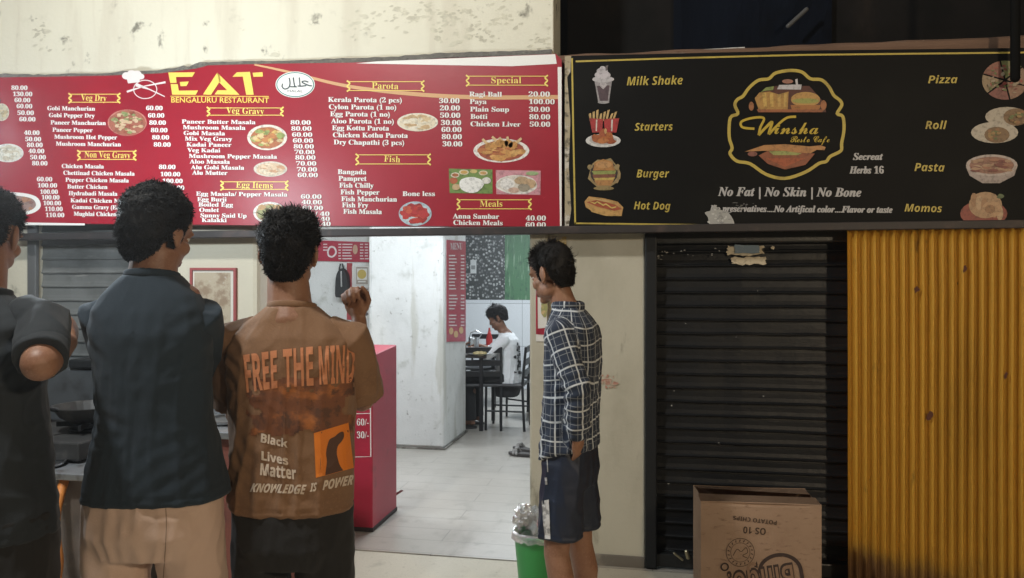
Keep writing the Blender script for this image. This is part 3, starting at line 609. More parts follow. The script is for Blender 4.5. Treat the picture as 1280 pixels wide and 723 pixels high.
multi([(z3(q), c) for q, c in (
    ([(285, 300), (650, 300), (640, 250), (560, 160), (380, 160), (300, 200)], (.08, .02, .015)), ([(270, 225), (295, 195), (350, 190), (395, 205), (450, 190), (445, 290), (290, 285)], (.40, .22, .06)),
    ([(310, 200), (330, 195), (335, 270), (318, 270)], (.55, .36, .1)), ([(350, 198), (368, 198), (370, 270), (354, 270)], (.55, .36, .1)), ([(390, 205), (408, 205), (408, 270), (394, 270)], (.5, .32, .1)), ([(425, 200), (440, 200), (438, 270), (424, 270)], (.52, .34, .1)),
    (O(540, 232, 78, 40, 20), (.46, .26, .08)), (O(540, 240, 72, 14, 20), (.3, .3, .08)), ([(460, 262), (620, 262), (610, 296), (470, 296)], (.35, .14, .04)), ([(280, 285), (640, 285), (630, 300), (290, 300)], (.3, .1, .04)),
    (O(252, 268, 14, 24, 14), (.3, .12, .05)), (O(636, 262, 16, 26, 14), (.34, .13, .05)), ([(300, 195), (330, 168), (372, 162), (368, 182), (330, 185)], (.22, .27, .08)),
    ([(388, 178), (400, 155), (520, 152), (515, 180)], (.5, .48, .5)), (O(445, 136, 30, 12, 14), (.3, .14, .1)), ([(485, 125), (498, 122), (500, 160), (490, 160)], (.5, .48, .5)),
    ([(215, 510), (320, 475), (430, 470), (560, 482), (620, 476), (648, 486), (640, 502), (600, 500), (545, 530), (520, 520), (430, 506), (320, 505)], (.42, .2, .07)),
    ([(290, 530), (340, 505), (520, 515), (590, 520), (540, 580), (430, 605), (340, 575)], (.24, .07, .03)), ([(345, 508), (420, 506), (520, 518), (500, 528), (370, 528)], (.3, .32, .1)), (O(258, 522, 26, 13, 14), (.22, .08, .06)), ([(330, 545), (540, 545), (430, 590)], (.34, .08, .03)))], 'badge_food', bd)
z4 = lambda l: [(700 + x / 2.78, 40 + y / 2.78) for x, y in l]
multi([(z4(q), c) for q, c in (([(118, 160), (182, 160), (170, 245), (133, 245)], (.30, .28, .29)), ([(128, 188), (172, 186), (166, 240), (138, 240)], (.08, .05, .06)), (O(150, 165, 38, 12, 16), (.45, .43, .45)), (O(148, 150, 28, 14, 16), (.5, .47, .5)), (O(147, 136, 20, 11, 14), (.46, .43, .46)), (O(148, 126, 10, 7, 12), (.5, .47, .5)), ([(158, 118), (168, 116), (164, 135), (158, 135)], (.12, .1, .1)), (O(151, 245, 20, 5, 14), (.35, .33, .34)), ([(136, 186), (150, 200), (165, 184), (160, 178), (140, 178)], (.46, .43, .45)))], parent=sg)
multi([(z4(q), c) for q, c in ([([(100 + i * 13, 285 - (i % 3) * 6), (108 + i * 13, 282 - (i % 3) * 6), (110 + i * 11, 310), (103 + i * 11, 310)], (.5, .34, .14)) for i in range(8)] + [([(102, 300), (150, 303), (146, 350), (112, 350)], (.34, .03, .03)), ([(152, 303), (206, 300), (196, 350), (156, 350)], (.36, .03, .03)), ([(125, 305), (130, 305), (128, 345), (124, 345)], (.55, .5, .45)), ([(178, 305), (184, 305), (182, 345), (177, 345)], (.55, .5, .45)), (O(150, 378, 61, 23, 24), (.58, .57, .56)), (O(150, 377, 48, 16, 20), (.42, .4, .38)), (O(128, 370, 20, 15, 12, jit=.2), (.35, .1, .03)), (O(165, 366, 24, 18, 12, jit=.2), (.4, .12, .03)), (O(150, 352, 14, 14, 12, jit=.2), (.32, .08, .03)), (O(176, 380, 18, 10, 12, jit=.2), (.3, .07, .02)), (O(148, 380, 20, 9, 12, jit=.2), (.44, .16, .05)), (O(158, 345, 5, 10, 10), (.5, .3, .12))])], parent=sg)
multi([(z4(q), c) for q, c in ((O(153, 492, 56, 52, 16, jit=.12), (.28, .2, .09)), (O(153, 490, 48, 44, 16), (.03, .02, .02)), ([(115, 482), (120, 455), (150, 442), (182, 452), (192, 482)], (.40, .19, .06)), (O(152, 462, 28, 12, 14), (.46, .25, .1)), ([(110, 484), (196, 482), (190, 496), (118, 498)], (.25, .28, .08)), ([(112, 496), (194, 494), (188, 510), (118, 512)], (.2, .07, .04)), ([(116, 508), (192, 506), (184, 516), (124, 518)], (.5, .36, .1)), ([(118, 516), (188, 514), (176, 534), (130, 534)], (.4, .2, .07)), (O(152, 544, 36, 7, 14), (.26, .19, .08)), (O(104, 470, 10, 8, 10, jit=.3), (.3, .22, .1)), (O(198, 470, 10, 9, 10, jit=.3), (.3, .22, .1)), (O(197, 518, 9, 7, 10, jit=.3), (.28, .2, .1)))], parent=sg)
multi([(z4(q), c) for q, c in (([(85, 590), (100, 572), (150, 578), (200, 590), (220, 610), (214, 640), (160, 638), (110, 622), (90, 610)], (.46, .26, .09)), ([(92, 592), (130, 584), (190, 600), (215, 616), (190, 622), (130, 608)], (.32, .07, .03)), ([(92, 600), (130, 612), (200, 628), (212, 640), (160, 640), (110, 626)], (.5, .3, .1)), ([(100, 588), (120, 594), (130, 588), (150, 600), (160, 596), (180, 610), (195, 606), (196, 610), (180, 615), (160, 601), (150, 605), (130, 593), (120, 599)], (.55, .42, .12)), ([(100, 578), (150, 582), (196, 594), (150, 590)], (.52, .34, .14)))], parent=sg)
z6 = lambda l: [(980 + x / 2.78, 40 + y / 2.78) for x, y in l]
sl_ = []
for i in range(6):
    a0 = R(60 * i + 20); a1 = R(60 * i + 76)
    sl_.append(([(768 + 6 * math.cos((a0 + a1) / 2), 168 + 6 * math.sin((a0 + a1) / 2))] + [(768 + 80 * math.cos(a0 + (a1 - a0) * k / 6), 168 + 68 * math.sin(a0 + (a1 - a0) * k / 6)) for k in range(7)], [(.26, .15, .1), (.2, .07, .06), (.28, .2, .12), (.24, .1, .07), (.2, .2, .08), (.26, .17, .12)][i]))
for i in range(40):
    a = random.uniform(0, 6.3); r = random.uniform(12, 62); sl_.append((O(768 + r * math.cos(a), 168 + r * .85 * math.sin(a), random.uniform(3, 8), random.uniform(2, 6), 8, jit=.3), random.choice([(.3, .08, .06), (.32, .26, .18), (.12, .14, .05), (.2, .06, .05)])))
multi([(z6(q), c) for q, c in sl_], parent=sg)
multi([(z6(q), c) for q, c in ([(O(775, 295, 76, 34, 20), (.42, .37, .3)), (O(806, 296, 44, 30, 18), (.2, .12, .06)), (O(732, 350, 82, 37, 22), (.45, .4, .33)), (O(740, 358, 44, 28, 18), (.2, .12, .06))] + [(O(740 + random.uniform(-32, 32), 358 + random.uniform(-19, 19), 8, 5, 8, jit=.3), random.choice([(.32, .2, .08), (.14, .16, .06), (.28, .14, .06)])) for _ in range(18)] + [(O(806 + random.uniform(-28, 22), 296 + random.uniform(-19, 19), 8, 5, 8, jit=.3), random.choice([(.32, .2, .08), (.14, .16, .06), (.28, .14, .06)])) for _ in range(14)])], parent=sg)
multi([(z6(q), c) for q, c in ([([(632, 470), (645, 500), (690, 526), (750, 526), (800, 500), (812, 465)], (.36, .3, .28)), (O(722, 464, 90, 38, 24), (.45, .38, .35)), (O(722, 464, 78, 30, 22), (.28, .14, .1))] + [(O(722 + random.uniform(-62, 62), 464 + random.uniform(-20, 20), 18, 5, 8, jit=.2), random.choice([(.4, .25, .16), (.34, .16, .1), (.42, .3, .2), (.2, .06, .05)])) for _ in range(28)])], parent=sg)
multi([(z6(q), c) for q, c in ([(O(694, 632, 82, 46, 22), (.24, .05, .035)), (O(700, 602, 58, 46, 20), (.40, .25, .14))] + [(O(660 + i * 18, 585 + i * 9, 12, 26, 10), [(.34, .19, .1), (.46, .31, .19)][i % 2]) for i in range(6)] + [(O(722, 616, 34, 28, 14), (.44, .27, .15)), (O(716, 616, 18, 16, 12), (.3, .16, .08)), (O(752, 572, 14, 8, 10, jit=.3), (.1, .14, .06))])], parent=sg)
bm = BM(); poly(bm, [fb(.0065)(*p) for p in smoothline([(881, 266), (889, 263), (893, 256), (899, 262), (909, 265), (916, 274), (917, 283), (900, 285), (887, 281), (885, 272)], 3, True)])
for i in range(24): poly(bm, [fb(.0066 + i * .0001)(*p) for p in oval(900 + random.gauss(0, 7), 273 + random.gauss(0, 5), random.uniform(.8, 3), random.uniform(.6, 2), 7, jit=.4)], 1 + i % 2)
for i in range(10): poly(bm, [fb(.0066 + i * .0001)(*p) for p in oval(930 + random.gauss(0, 8), 257 + random.gauss(0, 2.5), random.uniform(.8, 4), random.uniform(.5, 1.2), 7, jit=.4)], 3)
obj('torn_patch', bm, [M('bare_tin', (.35, .35, .34), .5, metal=.2), M('bare_tin_light', (.5, .5, .48), .6), M('bare_tin_dark', (.25, .25, .245), .6), M('scuff', (.09, .09, .088), .6)], sg)
# ------------------------------------------------------------------ things on the walls
xp = -1.83
def side(px, py):                                     # photo pixel -> point of the inner pillar's right face
    r = ray(px, py); return CAM + r * ((xp - CAM.x) / r.x)
def fside(dx): return lambda a, b: side(a, b) + Vector((dx, 0, 0))
mc = empty('menu_card', 'tall red menu card on the side of the inner pillar', 'menu card', (xp, 2.9, 1.0))
q = [(558, 300), (581.5, 302), (581.5, 427), (558, 427.5)]
bm = BM(); prism(bm, [fside(.002)(*p) for p in q], (.004, 0, 0)); obj('card', bm, M('card_red', (.40, .03, .06), .4, var=[(3, (.34, .02, .05), .4, .7)]), mc)
bm = BM()
put(bm, text_px('MENU', 'serif', (562, 312), (577, 312), 8), fside(.0075))
y = 319
for i in range(22):
    if i not in (11, 17):
        w_ = random.uniform(7, 11); yy = y + i * 4.15
        poly(bm, [fside(.0075)(*p) for p in ((560.2, yy), (560.2 + w_, yy), (560.2 + w_, yy + 1.5), (560.2, yy + 1.5))])
        poly(bm, [fside(.0075)(*p) for p in ((575, yy), (579.5, yy), (579.5, yy + 1.5), (575, yy + 1.5))])
obj('card_lettering', bm, M('card_white', (.62, .55, .55), .6), mc)
bm = BM()
for k, (cx, cy) in enumerate(((563, 414), (569, 418), (575.5, 413))):
    poly(bm, [fside(.0075 + k * .0003)(*p) for p in oval(cx, cy, 2.8, 4.4, 14)])
obj('card_pictures', bm, M('card_gold', (.6, .4, .2), .6), mc)

def wallpx(y): return lambda a, b: P(a, b, y)
fp = empty('framed_picture', 'red framed faded picture on the shopfront pillar', 'picture', (-2.5, -.004, 1.2))
def fr(bm, l, t0, r, b0, w, y, d, mi=0):
    for q in ((l, t0, r, t0 + w), (l, b0 - w, r, b0), (l, t0 + w, l + w, b0 - w), (r - w, t0 + w, r, b0 - w)):
        prism(bm, [P(q[0], q[1], y), P(q[2], q[1], y), P(q[2], q[3], y), P(q[0], q[3], y)], (0, d, 0), mi)
bm = BM(); fr(bm, 237, 335, 294.5, 440, 3, -.02, .018); obj('frame', bm, M('frame_red', (.30, .07, .07), .5), fp)
bm = BM(); prism(bm, [P(*p, -.01) for p in ((240, 338), (291.5, 338), (291.5, 437), (240, 437))], (0, .008, 0)); obj('mount', bm, M('mount_white', (.6, .58, .52), .6), fp)
bm = BM(); poly(bm, [P(*p, -.0125) for p in ((243, 341), (288, 341), (288, 432), (243, 432))])
obj('print', bm, M('faded_print', (.42, .36, .27), .6, var=[(14, (.26, .19, .13), .45, .62), (9, (.52, .5, .46), .58, .66)]), fp)
yi = 3.2
im = empty('inner_menu', 'small red menu board on the inner wall with tiny white rows', 'menu board', (-2.8, yi, 1.6))
bm = BM(); prism(bm, [P(*p, yi - .01) for p in ((380, 300), (462, 303), (462, 328), (380, 326))], (0, .009, 0)); obj('board', bm, REDP, im)
bm = BM()
for cx, w_ in ((404, 7), (423, 4), (428, 14), (450, 5), (456, 5)):
    bm = BM()
    for i in range(6): 
        yy = 305 + i * 3.6; ww = w_ * random.uniform(.7, 1)
        if cx == 404 and i > 2: continue
        poly(bm, [P(*p, yi - .012) for p in ((cx, yy), (cx + ww, yy), (cx + ww, yy + 1.3), (cx, yy + 1.3))])
    if cx != 456: obj('board_lettering', bm, M('card_pink_white', (.7, .6, .6), .6), im)
obj('board_lettering', bm, M('card_pink_white', (.7, .6, .6), .6), im); bm = BM()
for q in stroke(smoothline([(410, 314), (413, 309), (418, 310), (420, 316), (416, 321), (411, 320)], 4, True) + [Vector((410, 314))], 2.2): poly(bm, [P(*p, yi - .0125) for p in q])
obj('board_ring', bm, M('card_pink_white', (.7, .6, .6), .6), im)
bm = BM(); poly(bm, [P(*p, yi - .0125) for p in oval(444, 312, 3.2, 6, 14)]); obj('board_picture', bm, M('board_food', (.5, .32, .22), .6), im)
def sheet(name, label, cat, q, c, y=yi, extra=()):
    e = empty(name, label, cat, P(*q[0], y))
    bm = BM(); prism(bm, [P(*p, y - .006) for p in q], (0, .005, 0)); obj('paper', bm, c, e)
    for i, (nm, pts, mt) in enumerate(extra):
        bm = BM()
        for pp_ in pts: poly(bm, [P(*p, y - .009 - .001 * i) for p in pp_])
        obj(nm, bm, mt, e)
    return e
def rect(l, t0, r, b0): return [(l, t0), (r, t0), (r, b0), (l, b0)]
PAPER = M('paper_white', (.68, .67, .64), .6); INK = M('paper_ink', (.1, .09, .09), .6)
sheet('menu_print', 'white menu print with a yellow round dish on the inner wall', 'poster', rect(444, 333, 461, 357), PAPER, extra=(('print_frame', [rect(445.2, 334, 459.8, 355.6)], M('print_greybrown', (.33, .29, .25), .6)), ('print_field', [rect(446.4, 336, 458.8, 350)], PAPER), ('print_dish', [oval(452.3, 343, 5.6, 6, 18)], M('dal_yellow', (.50, .38, .10), .6)), ('print_lettering', [rect(447.5, 351.5, 457, 353)], PAPER)))
sheet('menu_print', 'pale menu print with a brown dish below the yellow dish print', 'poster', rect(448, 359, 461.5, 379), M('paper_grey', (.5, .47, .44), .6), extra=(('print_dish', [oval(454, 371, 5, 5, 12, jit=.2)], M('stew_brown', (.24, .16, .12), .6)), ('print_lettering', [rect(450, 361, 460, 362.6)], INK)))
sheet('menu_print', 'lowest menu print on the inner wall, black and white', 'poster', rect(449, 380, 461.5, 398), PAPER, extra=(('print_dish', [oval(452, 389, 2.6, 4, 10, jit=.3), oval(457, 386, 3, 3, 10, jit=.3), oval(458, 393, 2.4, 2.4, 10, jit=.3)], INK),))
sheet('red_strip_poster', 'narrow red strip poster between the black bag and the menu prints', 'poster', [(433.5, 329), (440, 329), (440, 400), (433.5, 400)], M('poster_red', (.36, .05, .06), .6), extra=(('white_band', [rect(441 - 1, 333, 443.4, 400)], PAPER),))
bg_ = empty('hanging_bag', 'black bag with rounded top hanging on the inner wall', 'bag', P(426, 365, yi - .05))
bm = BM()
out = smoothline([(418.6, 372), (419.4, 350), (422, 340), (426.6, 335.5), (431, 340), (433.4, 350), (434, 372)], 4)
prism(bm, [P(p.x, p.y, yi - .09) for p in out], (0, .08, 0)); bmesh.ops.bevel(bm, geom=bm.edges[:], offset=.008, segments=2, affect='EDGES')
obj('body', bm, M('bag_black', (.02, .02, .022), .6, bump=(20, .3)), bg_)
bm = BM(); tube(bm, [P(426.6, 340, yi - .095), P(426.8, 358, yi - .097)], .008); obj('zip', bm, M('zip_grey', (.5, .5, .5), .4, metal=.6), bg_)
bm = BM(); tube(bm, [P(424, 337, yi - .05), P(425.5, 330, yi - .03), P(428, 330, yi - .03), P(429.5, 337, yi - .05)], .008); obj('handle', bm, M('bag_black', (.02, .02, .022)), bg_)
jp = empty('door_poster', 'small red and white food poster on the doorway jamb', 'poster', P(672, 400, -.045))
bm = BM(); prism(bm, [P(*p, -.046) for p in ((669.5, 356), (683.5, 356), (683.5, 427), (670, 427))], (0, .004, 0)); obj('paper', bm, PAPER, jp)
bm = BM(); poly(bm, [P(*p, -.048) for p in ((669.8, 356), (671.6, 356), (672.2, 411), (683.2, 410), (683.2, 419), (670, 418))]); obj('red_band', bm, REDP, jp)
bm = BM(); poly(bm, [P(*p, -.0485) for p in oval(680, 385, 4, 12, 12, jit=.2)]); obj('food_print', bm, M('poster_food', (.3, .3, .12), .6, var=[(40, (.55, .4, .2), .45, .6)]), jp)

# ------------------------------------------------------------------ red kiosk counter
k = empty('order_counter', 'red order counter with white outlined price panel by the inner pillar', 'counter', (-2.1, .45, 0))
kx, kz = -1.648, 1.09
bm = BM(); prism(bm, [(kx, .27, .01), (kx, .70, .01), (kx, .70, kz + .0), (kx, .27, kz - .03)], (-1.0, 0, 0)); bmesh.ops.bevel(bm, geom=bm.edges[:], offset=.004, segments=1, affect='EDGES'); obj('cabinet', bm, REDP, k)
bm = BM(); box(bm, kx - 1.0, kx + .004, .266, .704, .006, .03, .002); obj('base_strip', bm, M('base_black', (.03, .02, .02), .7), k)
bm = BM()
f2 = lambda dy: (lambda a, b: P(a, b, .27 - dy))
for q in stroke([(418, 440), (462.5, 440), (463.5, 571), (418, 572)], 1.3): poly(bm, [f2(.002)(*p) for p in q])
for q in stroke([(440, 517.5), (462.5, 517)], .8): poly(bm, [f2(.002)(*p) for p in q])
obj('white_outline', bm, WHITE, k)
for s, a, b2, yy in (('114.', 446, 459, 508), ('60/-', 446, 461, 532), ('30/-', 446, 461, 548)):
    bm = BM(); put(bm, text_px(s, 'serif', (a, yy), (b2, yy), 8), f2(.003)); obj('price_lettering', bm, WHITE, k)
tag(obj('debris_scrap', (lambda b_: (poly(b_, [P(*p, 0) for p in ((0, 0), (1, 0), (1, 1))]) if False else prism(b_, [D(494, 617, 5.0) , D(501, 613, 5.0), D(504, 614, 5.05), D(495, 620, 5.0)], (0, .01, .0)), b_)[1])(BM()), M('scrap_red', (.2, .04, .04), .7)), 'tiny dark red scrap on the floor beside the red counter', 'scrap')

# ------------------------------------------------------------------ cooking counter with its pots
ck = empty('cooking_counter', 'street cooking counter with dull steel top before the framed picture pillar', 'counter', (-2.1, -.7, 0))
bm = BM(); box(bm, -2.18, -1.76, -.95, -.35, .80, .835, .006); obj('steel_top', bm, ROUGHSTEEL, ck)
bm = BM(); box(bm, -2.16, -2.02, -.92, -.38, .0, .798, .006); obj('front_panel', bm, M('counter_greybrown', (.16, .13, .11), .6, var=[(5, (.09, .075, .065), .45, .7)]), ck)
bm = BM(); box(bm, -2.015, -1.78, -.925, -.38, .0, .798, .006); obj('end_panel', bm, M('counter_maroon', (.22, .07, .05), .55, var=[(6, (.14, .05, .04), .45, .7)]), ck)
sd = empty('stove_stand', 'low steel stove stand beside the cooking counter, dark underneath', 'stand', (-3.4, -.8, 0))
bm = BM(); box(bm, -4.7, -2.2, -1.12, -.4, .63, .66, .005); obj('steel_top', bm, ROUGHSTEEL, sd)
bm = BM(); box(bm, -4.66, -2.24, -1.07, -.44, .08, .628, .006); obj('panel', bm, M('counter_greybrown', (.16, .13, .11)), sd)
for x in (-4.6, -3.5, -2.24):
    for y in (-1.08, -.42):
        bm = BM(); box(bm, x - .02, x + .02, y - .02, y + .02, .0, .629, .003); obj('leg', bm, ROUGHSTEEL, sd)
def at_counter(px, py, z=.835):
    r = ray(px, py); return CAM + r * ((z - CAM.z) / r.z)
def pan(name, label, c, r, h, handle=None, mat=ROUGHSTEEL, wok=False):
    e = empty(name, label, 'pan', c)
    pr = [(r * .55, 0), (r * .8, h * .35), (r, h), (r * 1.03, h), (r * 1.03, h + .004), (r * .97, h + .002), (r * .76, h * .42), (r * .5, .012)] if wok else [(r * .9, 0), (r, .01), (r, h), (r * 1.04, h), (r * 1.04, h + .005), (r * .96, h + .004), (r * .95, .012)]
    bm = BM(); lathe(bm, pr, c, 28); obj('bowl', bm, mat, e, smooth=False)
    if handle is not None:
        bm = BM(); h0 = Vector(c) + Vector((math.cos(handle) * r, math.sin(handle) * r, h)); h1 = h0 + Vector((math.cos(handle) * .17, math.sin(handle) * .17, .06))
        tube(bm, [h0, h1], .012); obj('handle', bm, BLACKP, e)
    return e
SOOT = M('soot_black', (.02, .019, .018), .6, var=[(8, (.06, .055, .05), .5, .7)])
st_ = empty('gas_stove', 'sooty black gas stove box on the low stove stand', 'stove', (-3.05, -.7, .66))
bm = BM(); box(bm, -3.42, -2.60, -.96, -.46, .672, .76, .01); obj('body', bm, SOOT, st_)
for x in (-3.2, -2.76):
    bm = BM(); lathe(bm, [(.09, .761), (.1, .775), (.085, .785), (.05, .78)], (x, -.70, 0), 20); obj('burner', bm, BLACKM, st_)
    for kk in range(4):
        bm = BM(); a = kk * PI / 2 + .4; box(bm, -.006, .006, .03, .15, 0, .024)
        bmesh.ops.transform(bm, matrix=Matrix.Translation((x, -.70, .787)) @ Matrix.Rotation(a, 4, 'Z'), verts=bm.verts); obj('pot_support', bm, BLACKM, st_)
for x in (-3.38, -2.64):
    for y in (-.92, -.50):
        bm = BM(); lathe(bm, [(.02, .661), (.02, .673)], (x, y, 0), 10); obj('foot', bm, BLACKM, st_)
for x in (-3.2, -2.76):
    bm = BM(); tube(bm, [(x, -.962, .715), (x, -.985, .715)], .018, 12); obj('knob', bm, BLACKM, st_)
pan('wok', 'dark sooty wok on the gas stove with a short handle', (-2.76, -.70, .812), .165, .075, -1.9, SOOT, True)
pan('cooking_pot', 'deep dull steel pot on the gas stove behind the first man', (-3.2, -.70, .812), .14, .18, None, ROUGHSTEEL)
pan('steel_plate', 'shallow steel plate at the front edge of the stove stand', (-2.74, -1.03, .661), .10, .014, None, STEEL)
pan('frying_pan', 'wide grey frying pan on the stove stand beside the beige trousers', (-2.54, -.74, .661), .0 + .15, .035, 2.4, ROUGHSTEEL)
pan('steel_plate', 'steel plate between the navy and brown T-shirts on the counter', (-1.98, -.74, .836), .11, .016, None, STEEL)
lb = empty('steel_box', 'low dull steel box at the back of the cooking counter', 'box', (-2.0, -.5, .836))
bm = BM(); box(bm, -2.2, -1.8, -.55, -.37, .836, .92, .006); obj('case', bm, ROUGHSTEEL, lb)
bm = BM(); box(bm, -2.21, -1.79, -.56, -.36, .921, .933, .004); obj('lid', bm, STEEL, lb)
kc = empty('dark_cabinet', 'dark metal cabinet with an orange strip behind the cooking counter', 'cabinet', (-2.95, -.2, 0))
bm = BM(); box(bm, -3.45, -2.72, -.32, -.07, .0, 1.02, .008); obj('body', bm, M('cabinet_dark', (.06, .065, .07), .5, var=[(5, (.03, .03, .03), .45, .7)]), kc)
bm = BM(); box(bm, -3.2, -2.75, -.34, -.06, 1.021, 1.07, .01); obj('tray', bm, BLACKP, kc)
bm = BM(); tube(bm, [(-3.02, -.345, 1.045), (-2.78, -.345, 1.045)], .006); obj('orange_strip', bm, M('orange_plastic', (.75, .28, .03), .5), kc)
hs = BM(); tube(hs, smoothline([(-2.57, -1.08, .625), (-2.55, -1.15, .5), (-2.515, -1.19, .40), (-2.495, -1.2, .28), (-2.55, -1.2, .12), (-2.7, -1.2, .03), (-2.86, -1.2, .10), (-2.89, -1.19, .28), (-2.88, -1.16, .45), (-2.86, -1.1, .62)], 5), .02, 10)
tag(obj('gas_hose', hs, M('orange_rubber', (.62, .22, .05), .5), smooth=True), 'looped orange rubber gas hose hanging below the stove stand', 'gas hose')

# ------------------------------------------------------------------ bin, box, sandals
bx = D(670, 665, 3.72); bx.z = 0
db = empty('dustbin', 'small green plastic dustbin with a rubbish liner by the doorway', 'dustbin', bx)
prof = [(.082, .003), (.086, .02), (.103, .20), (.106, .245), (.114, .248), (.116, .262), (.112, .27), (.106, .266), (.1, .2), (.08, .03)]
bm = BM(); lathe(bm, prof, bx, 32); obj('bucket', bm, M('green_plastic', (.035, .27, .065), .38, var=[(6, (.03, .2, .05), .5, .7)]), db, smooth=True)
bm = BM(); n = 40; rings = []
for j, (r, z) in enumerate(((.097, .2), (.104, .268), (.115, .281), (.12, .263), (.122, .24))):
    rings.append([bx + Vector((math.cos(2 * PI * i / n) * (r + .006 * noise.noise((i * .9, j * 1.3, 0))), math.sin(2 * PI * i / n) * (r + .006 * noise.noise((i * .9, j, 4))), z + .014 * noise.noise((i * .7, j * .5, 9)))) for i in range(n)])
loft(bm, rings, False)
FILM = M('clear_film', (.80, .82, .84), .18, trans=.75, bump=(40, .5)); obj('bag_rim', bm, FILM, db, smooth=True)
def crumple(c, r, seed, mat, name, label, cat, flat=1):
    bm = BM(); bmesh.ops.create_icosphere(bm, subdivisions=4, radius=1)
    for v in bm.verts:
        p = v.co.copy(); k = 1 + .38 * noise.noise(p * 2.1 + Vector((seed, 0, 0))) + .34 * (abs(noise.noise(p * 4.3 + Vector((0, seed, 0)))) - .2) + .1 * noise.noise(p * 9)
        v.co = Vector(c) + Vector((p.x * r * k, p.y * r * k, p.z * r * k * flat))
    return tag(obj(name, bm, mat), label, cat)
crumple(bx + Vector((-.06, -.01, .335)), .05, 3, M('foil', (.8, .8, .8), .22, metal=1, bump=(50, .6)), 'foil_wrapper', 'crumpled silver foil wrapper sticking out of the green bin', 'wrapper', 1.25)
crumple(bx + Vector((.025, .0, .315)), .07, 8, FILM, 'plastic_bag', 'crumpled clear plastic bag heaped in the green bin', 'plastic bag', 1.1)
crumple(bx + Vector((.035, -.055, .32)), .022, 15, M('pink_paper', (.55, .3, .28), .6), 'paper_scrap', 'small pinkish paper scrap on the rubbish in the bin', 'scrap')

bl = D(876, 640, 3.42); brr = D(1027, 640, 3.36)
cb = empty('cardboard_box', 'brown cardboard snack carton standing upside down before the black shutter', 'cardboard box', ((bl.x + brr.x) / 2, bl.y + .15, 0))
dx = Vector((brr.x - bl.x, brr.y - bl.y, 0)); wbox = dx.length; dx.normalize(); dy = Vector((-dx.y, dx.x, 0))
B0 = Vector((bl.x, bl.y, 0)); hb = .505; db_ = .27
CARD = M('cardboard', (.38, .255, .175), .75, var=[(2.5, (.32, .21, .14), .4, .7), (5, (.28, .17, .115), .55, .75), (70, (.2, .12, .075), .55, .75, (.3, 1, 1))], bump=(60, .1, (1, 1, .2)))
def bpt(u, w, z): return B0 + dx * (u * wbox) + dy * w + Vector((0, 0, z))
bm = BM()
rings = []
for z, e in ((.002, 0), (.2, .004), (.4, .003), (hb - .02, .0), (hb, -.004)):
    rg = []
    for (u0, w0), (u1, w1) in (((0, 0), (1, 0)), ((1, 0), (1, db_)), ((1, db_), (0, db_)), ((0, db_), (0, 0))):
        for kx_ in range(6):
            f = kx_ / 6; bul = e * math.sin(f * PI) * 2; u = u0 + (u1 - u0) * f; w_ = w0 + (w1 - w0) * f
            nx_ = (w1 - w0); ny_ = -(u1 - u0)
            rg.append(bpt(u, w_, z) + dx * (bul * (1 if nx_ > 0 else -1 if nx_ < 0 else 0)) + dy * (bul * (1 if ny_ > 0 else -1 if ny_ < 0 else 0)))
    rings.append(rg)
loft(bm, rings, False)
obj('carton', bm, CARD, cb)
bm = BM()
poly(bm, [bpt(.0, db_ * .0, hb - .004), bpt(1, 0, hb - .004), bpt(1, .10, hb + .004), bpt(0, .10, hb + .006)])
bmesh.ops.solidify(bm, geom=bm.faces[:], thickness=.004); obj('front_flap', bm, CARD, cb)
bm = BM()
poly(bm, [bpt(.02, db_, hb - .002), bpt(.98, db_, hb - .002), bpt(.985, .15, hb + .004), bpt(.015, .14, hb + .022)])
bmesh.ops.solidify(bm, geom=bm.faces[:], thickness=.004); obj('rear_flap', bm, CARD, cb)
bm = BM()
def fbx(d):
    def f(px, py):
        r = ray(px, py); nrm = -dy; t_ = (B0 - CAM).dot(nrm) / r.dot(nrm); return CAM + r * t_ - dy * (.006 + d)
    return f
def flip(geo): return geo
put(bm, text_px('POTATO CHIPS', 'sansb', (970.6, 650.5), (916.5, 644.2), 5.2), fbx(.002))
obj('carton_lettering', bm, M('carton_ink', (.075, .045, .03), .8), cb); bm = BM(); put(bm, text_px('OS 10', 'sansb', (957, 660), (929, 657.6), 8.4), fbx(.002))
obj('carton_lettering', bm, M('carton_ink', (.075, .045, .03), .8), cb); bm = BM()
for q in stroke(oval(925, 690, 17.5, 17.5, 40) + [(942.5, 690)], .7) + stroke(oval(925, 690, 12, 12, 30) + [(937, 690)], .5): poly(bm, [fbx(.002)(*p) for p in q])
for i in range(18):
    a = 2 * PI * i / 18 + .1
    for q in stroke([(925 + 13.4 * math.cos(a), 690 + 13.4 * math.sin(a)), (925 + 16 * math.cos(a + .07), 690 + 16 * math.sin(a + .07))], 1.1): poly(bm, [fbx(.002)(*p) for p in q])
for q in stroke(smoothline([(916, 694), (921, 686), (926, 689), (932, 684), (934, 690), (928, 694), (934, 697)], 4), .8): poly(bm, [fbx(.002)(*p) for p in q])
obj('stamp', bm, M('carton_ink', (.075, .045, .03), .8), cb)
INKD = M('carton_dark_ink', (.05, .03, .025), .8)
bm = BM()
arc = smoothline([(948, 716), (952, 704), (962, 696), (974, 693), (986, 695), (996, 702), (1001, 714), (1002, 740), (985, 762)], 6)
for q in stroke(arc, 4.6): poly(bm, [fbx(.002)(*p) for p in q])
def logo(s, x0, x1, y0, y1, h, off):
    return text_px(s, 'sansb', (x1, y1), (x0, y0), h, off=off)
g = logo('Bingo!', 908, 990, 716, 704, 31, .05); put(bm, g, fbx(.0026))
obj('logo_shadow', bm, INKD, cb)
bm = BM(); put(bm, logo('Bingo!', 909, 989, 716.5, 704.5, 30, -.012), fbx(.0034)); obj('logo_lettering', bm, M('carton_pale', (.27, .165, .105), .8), cb)
bm = BM()
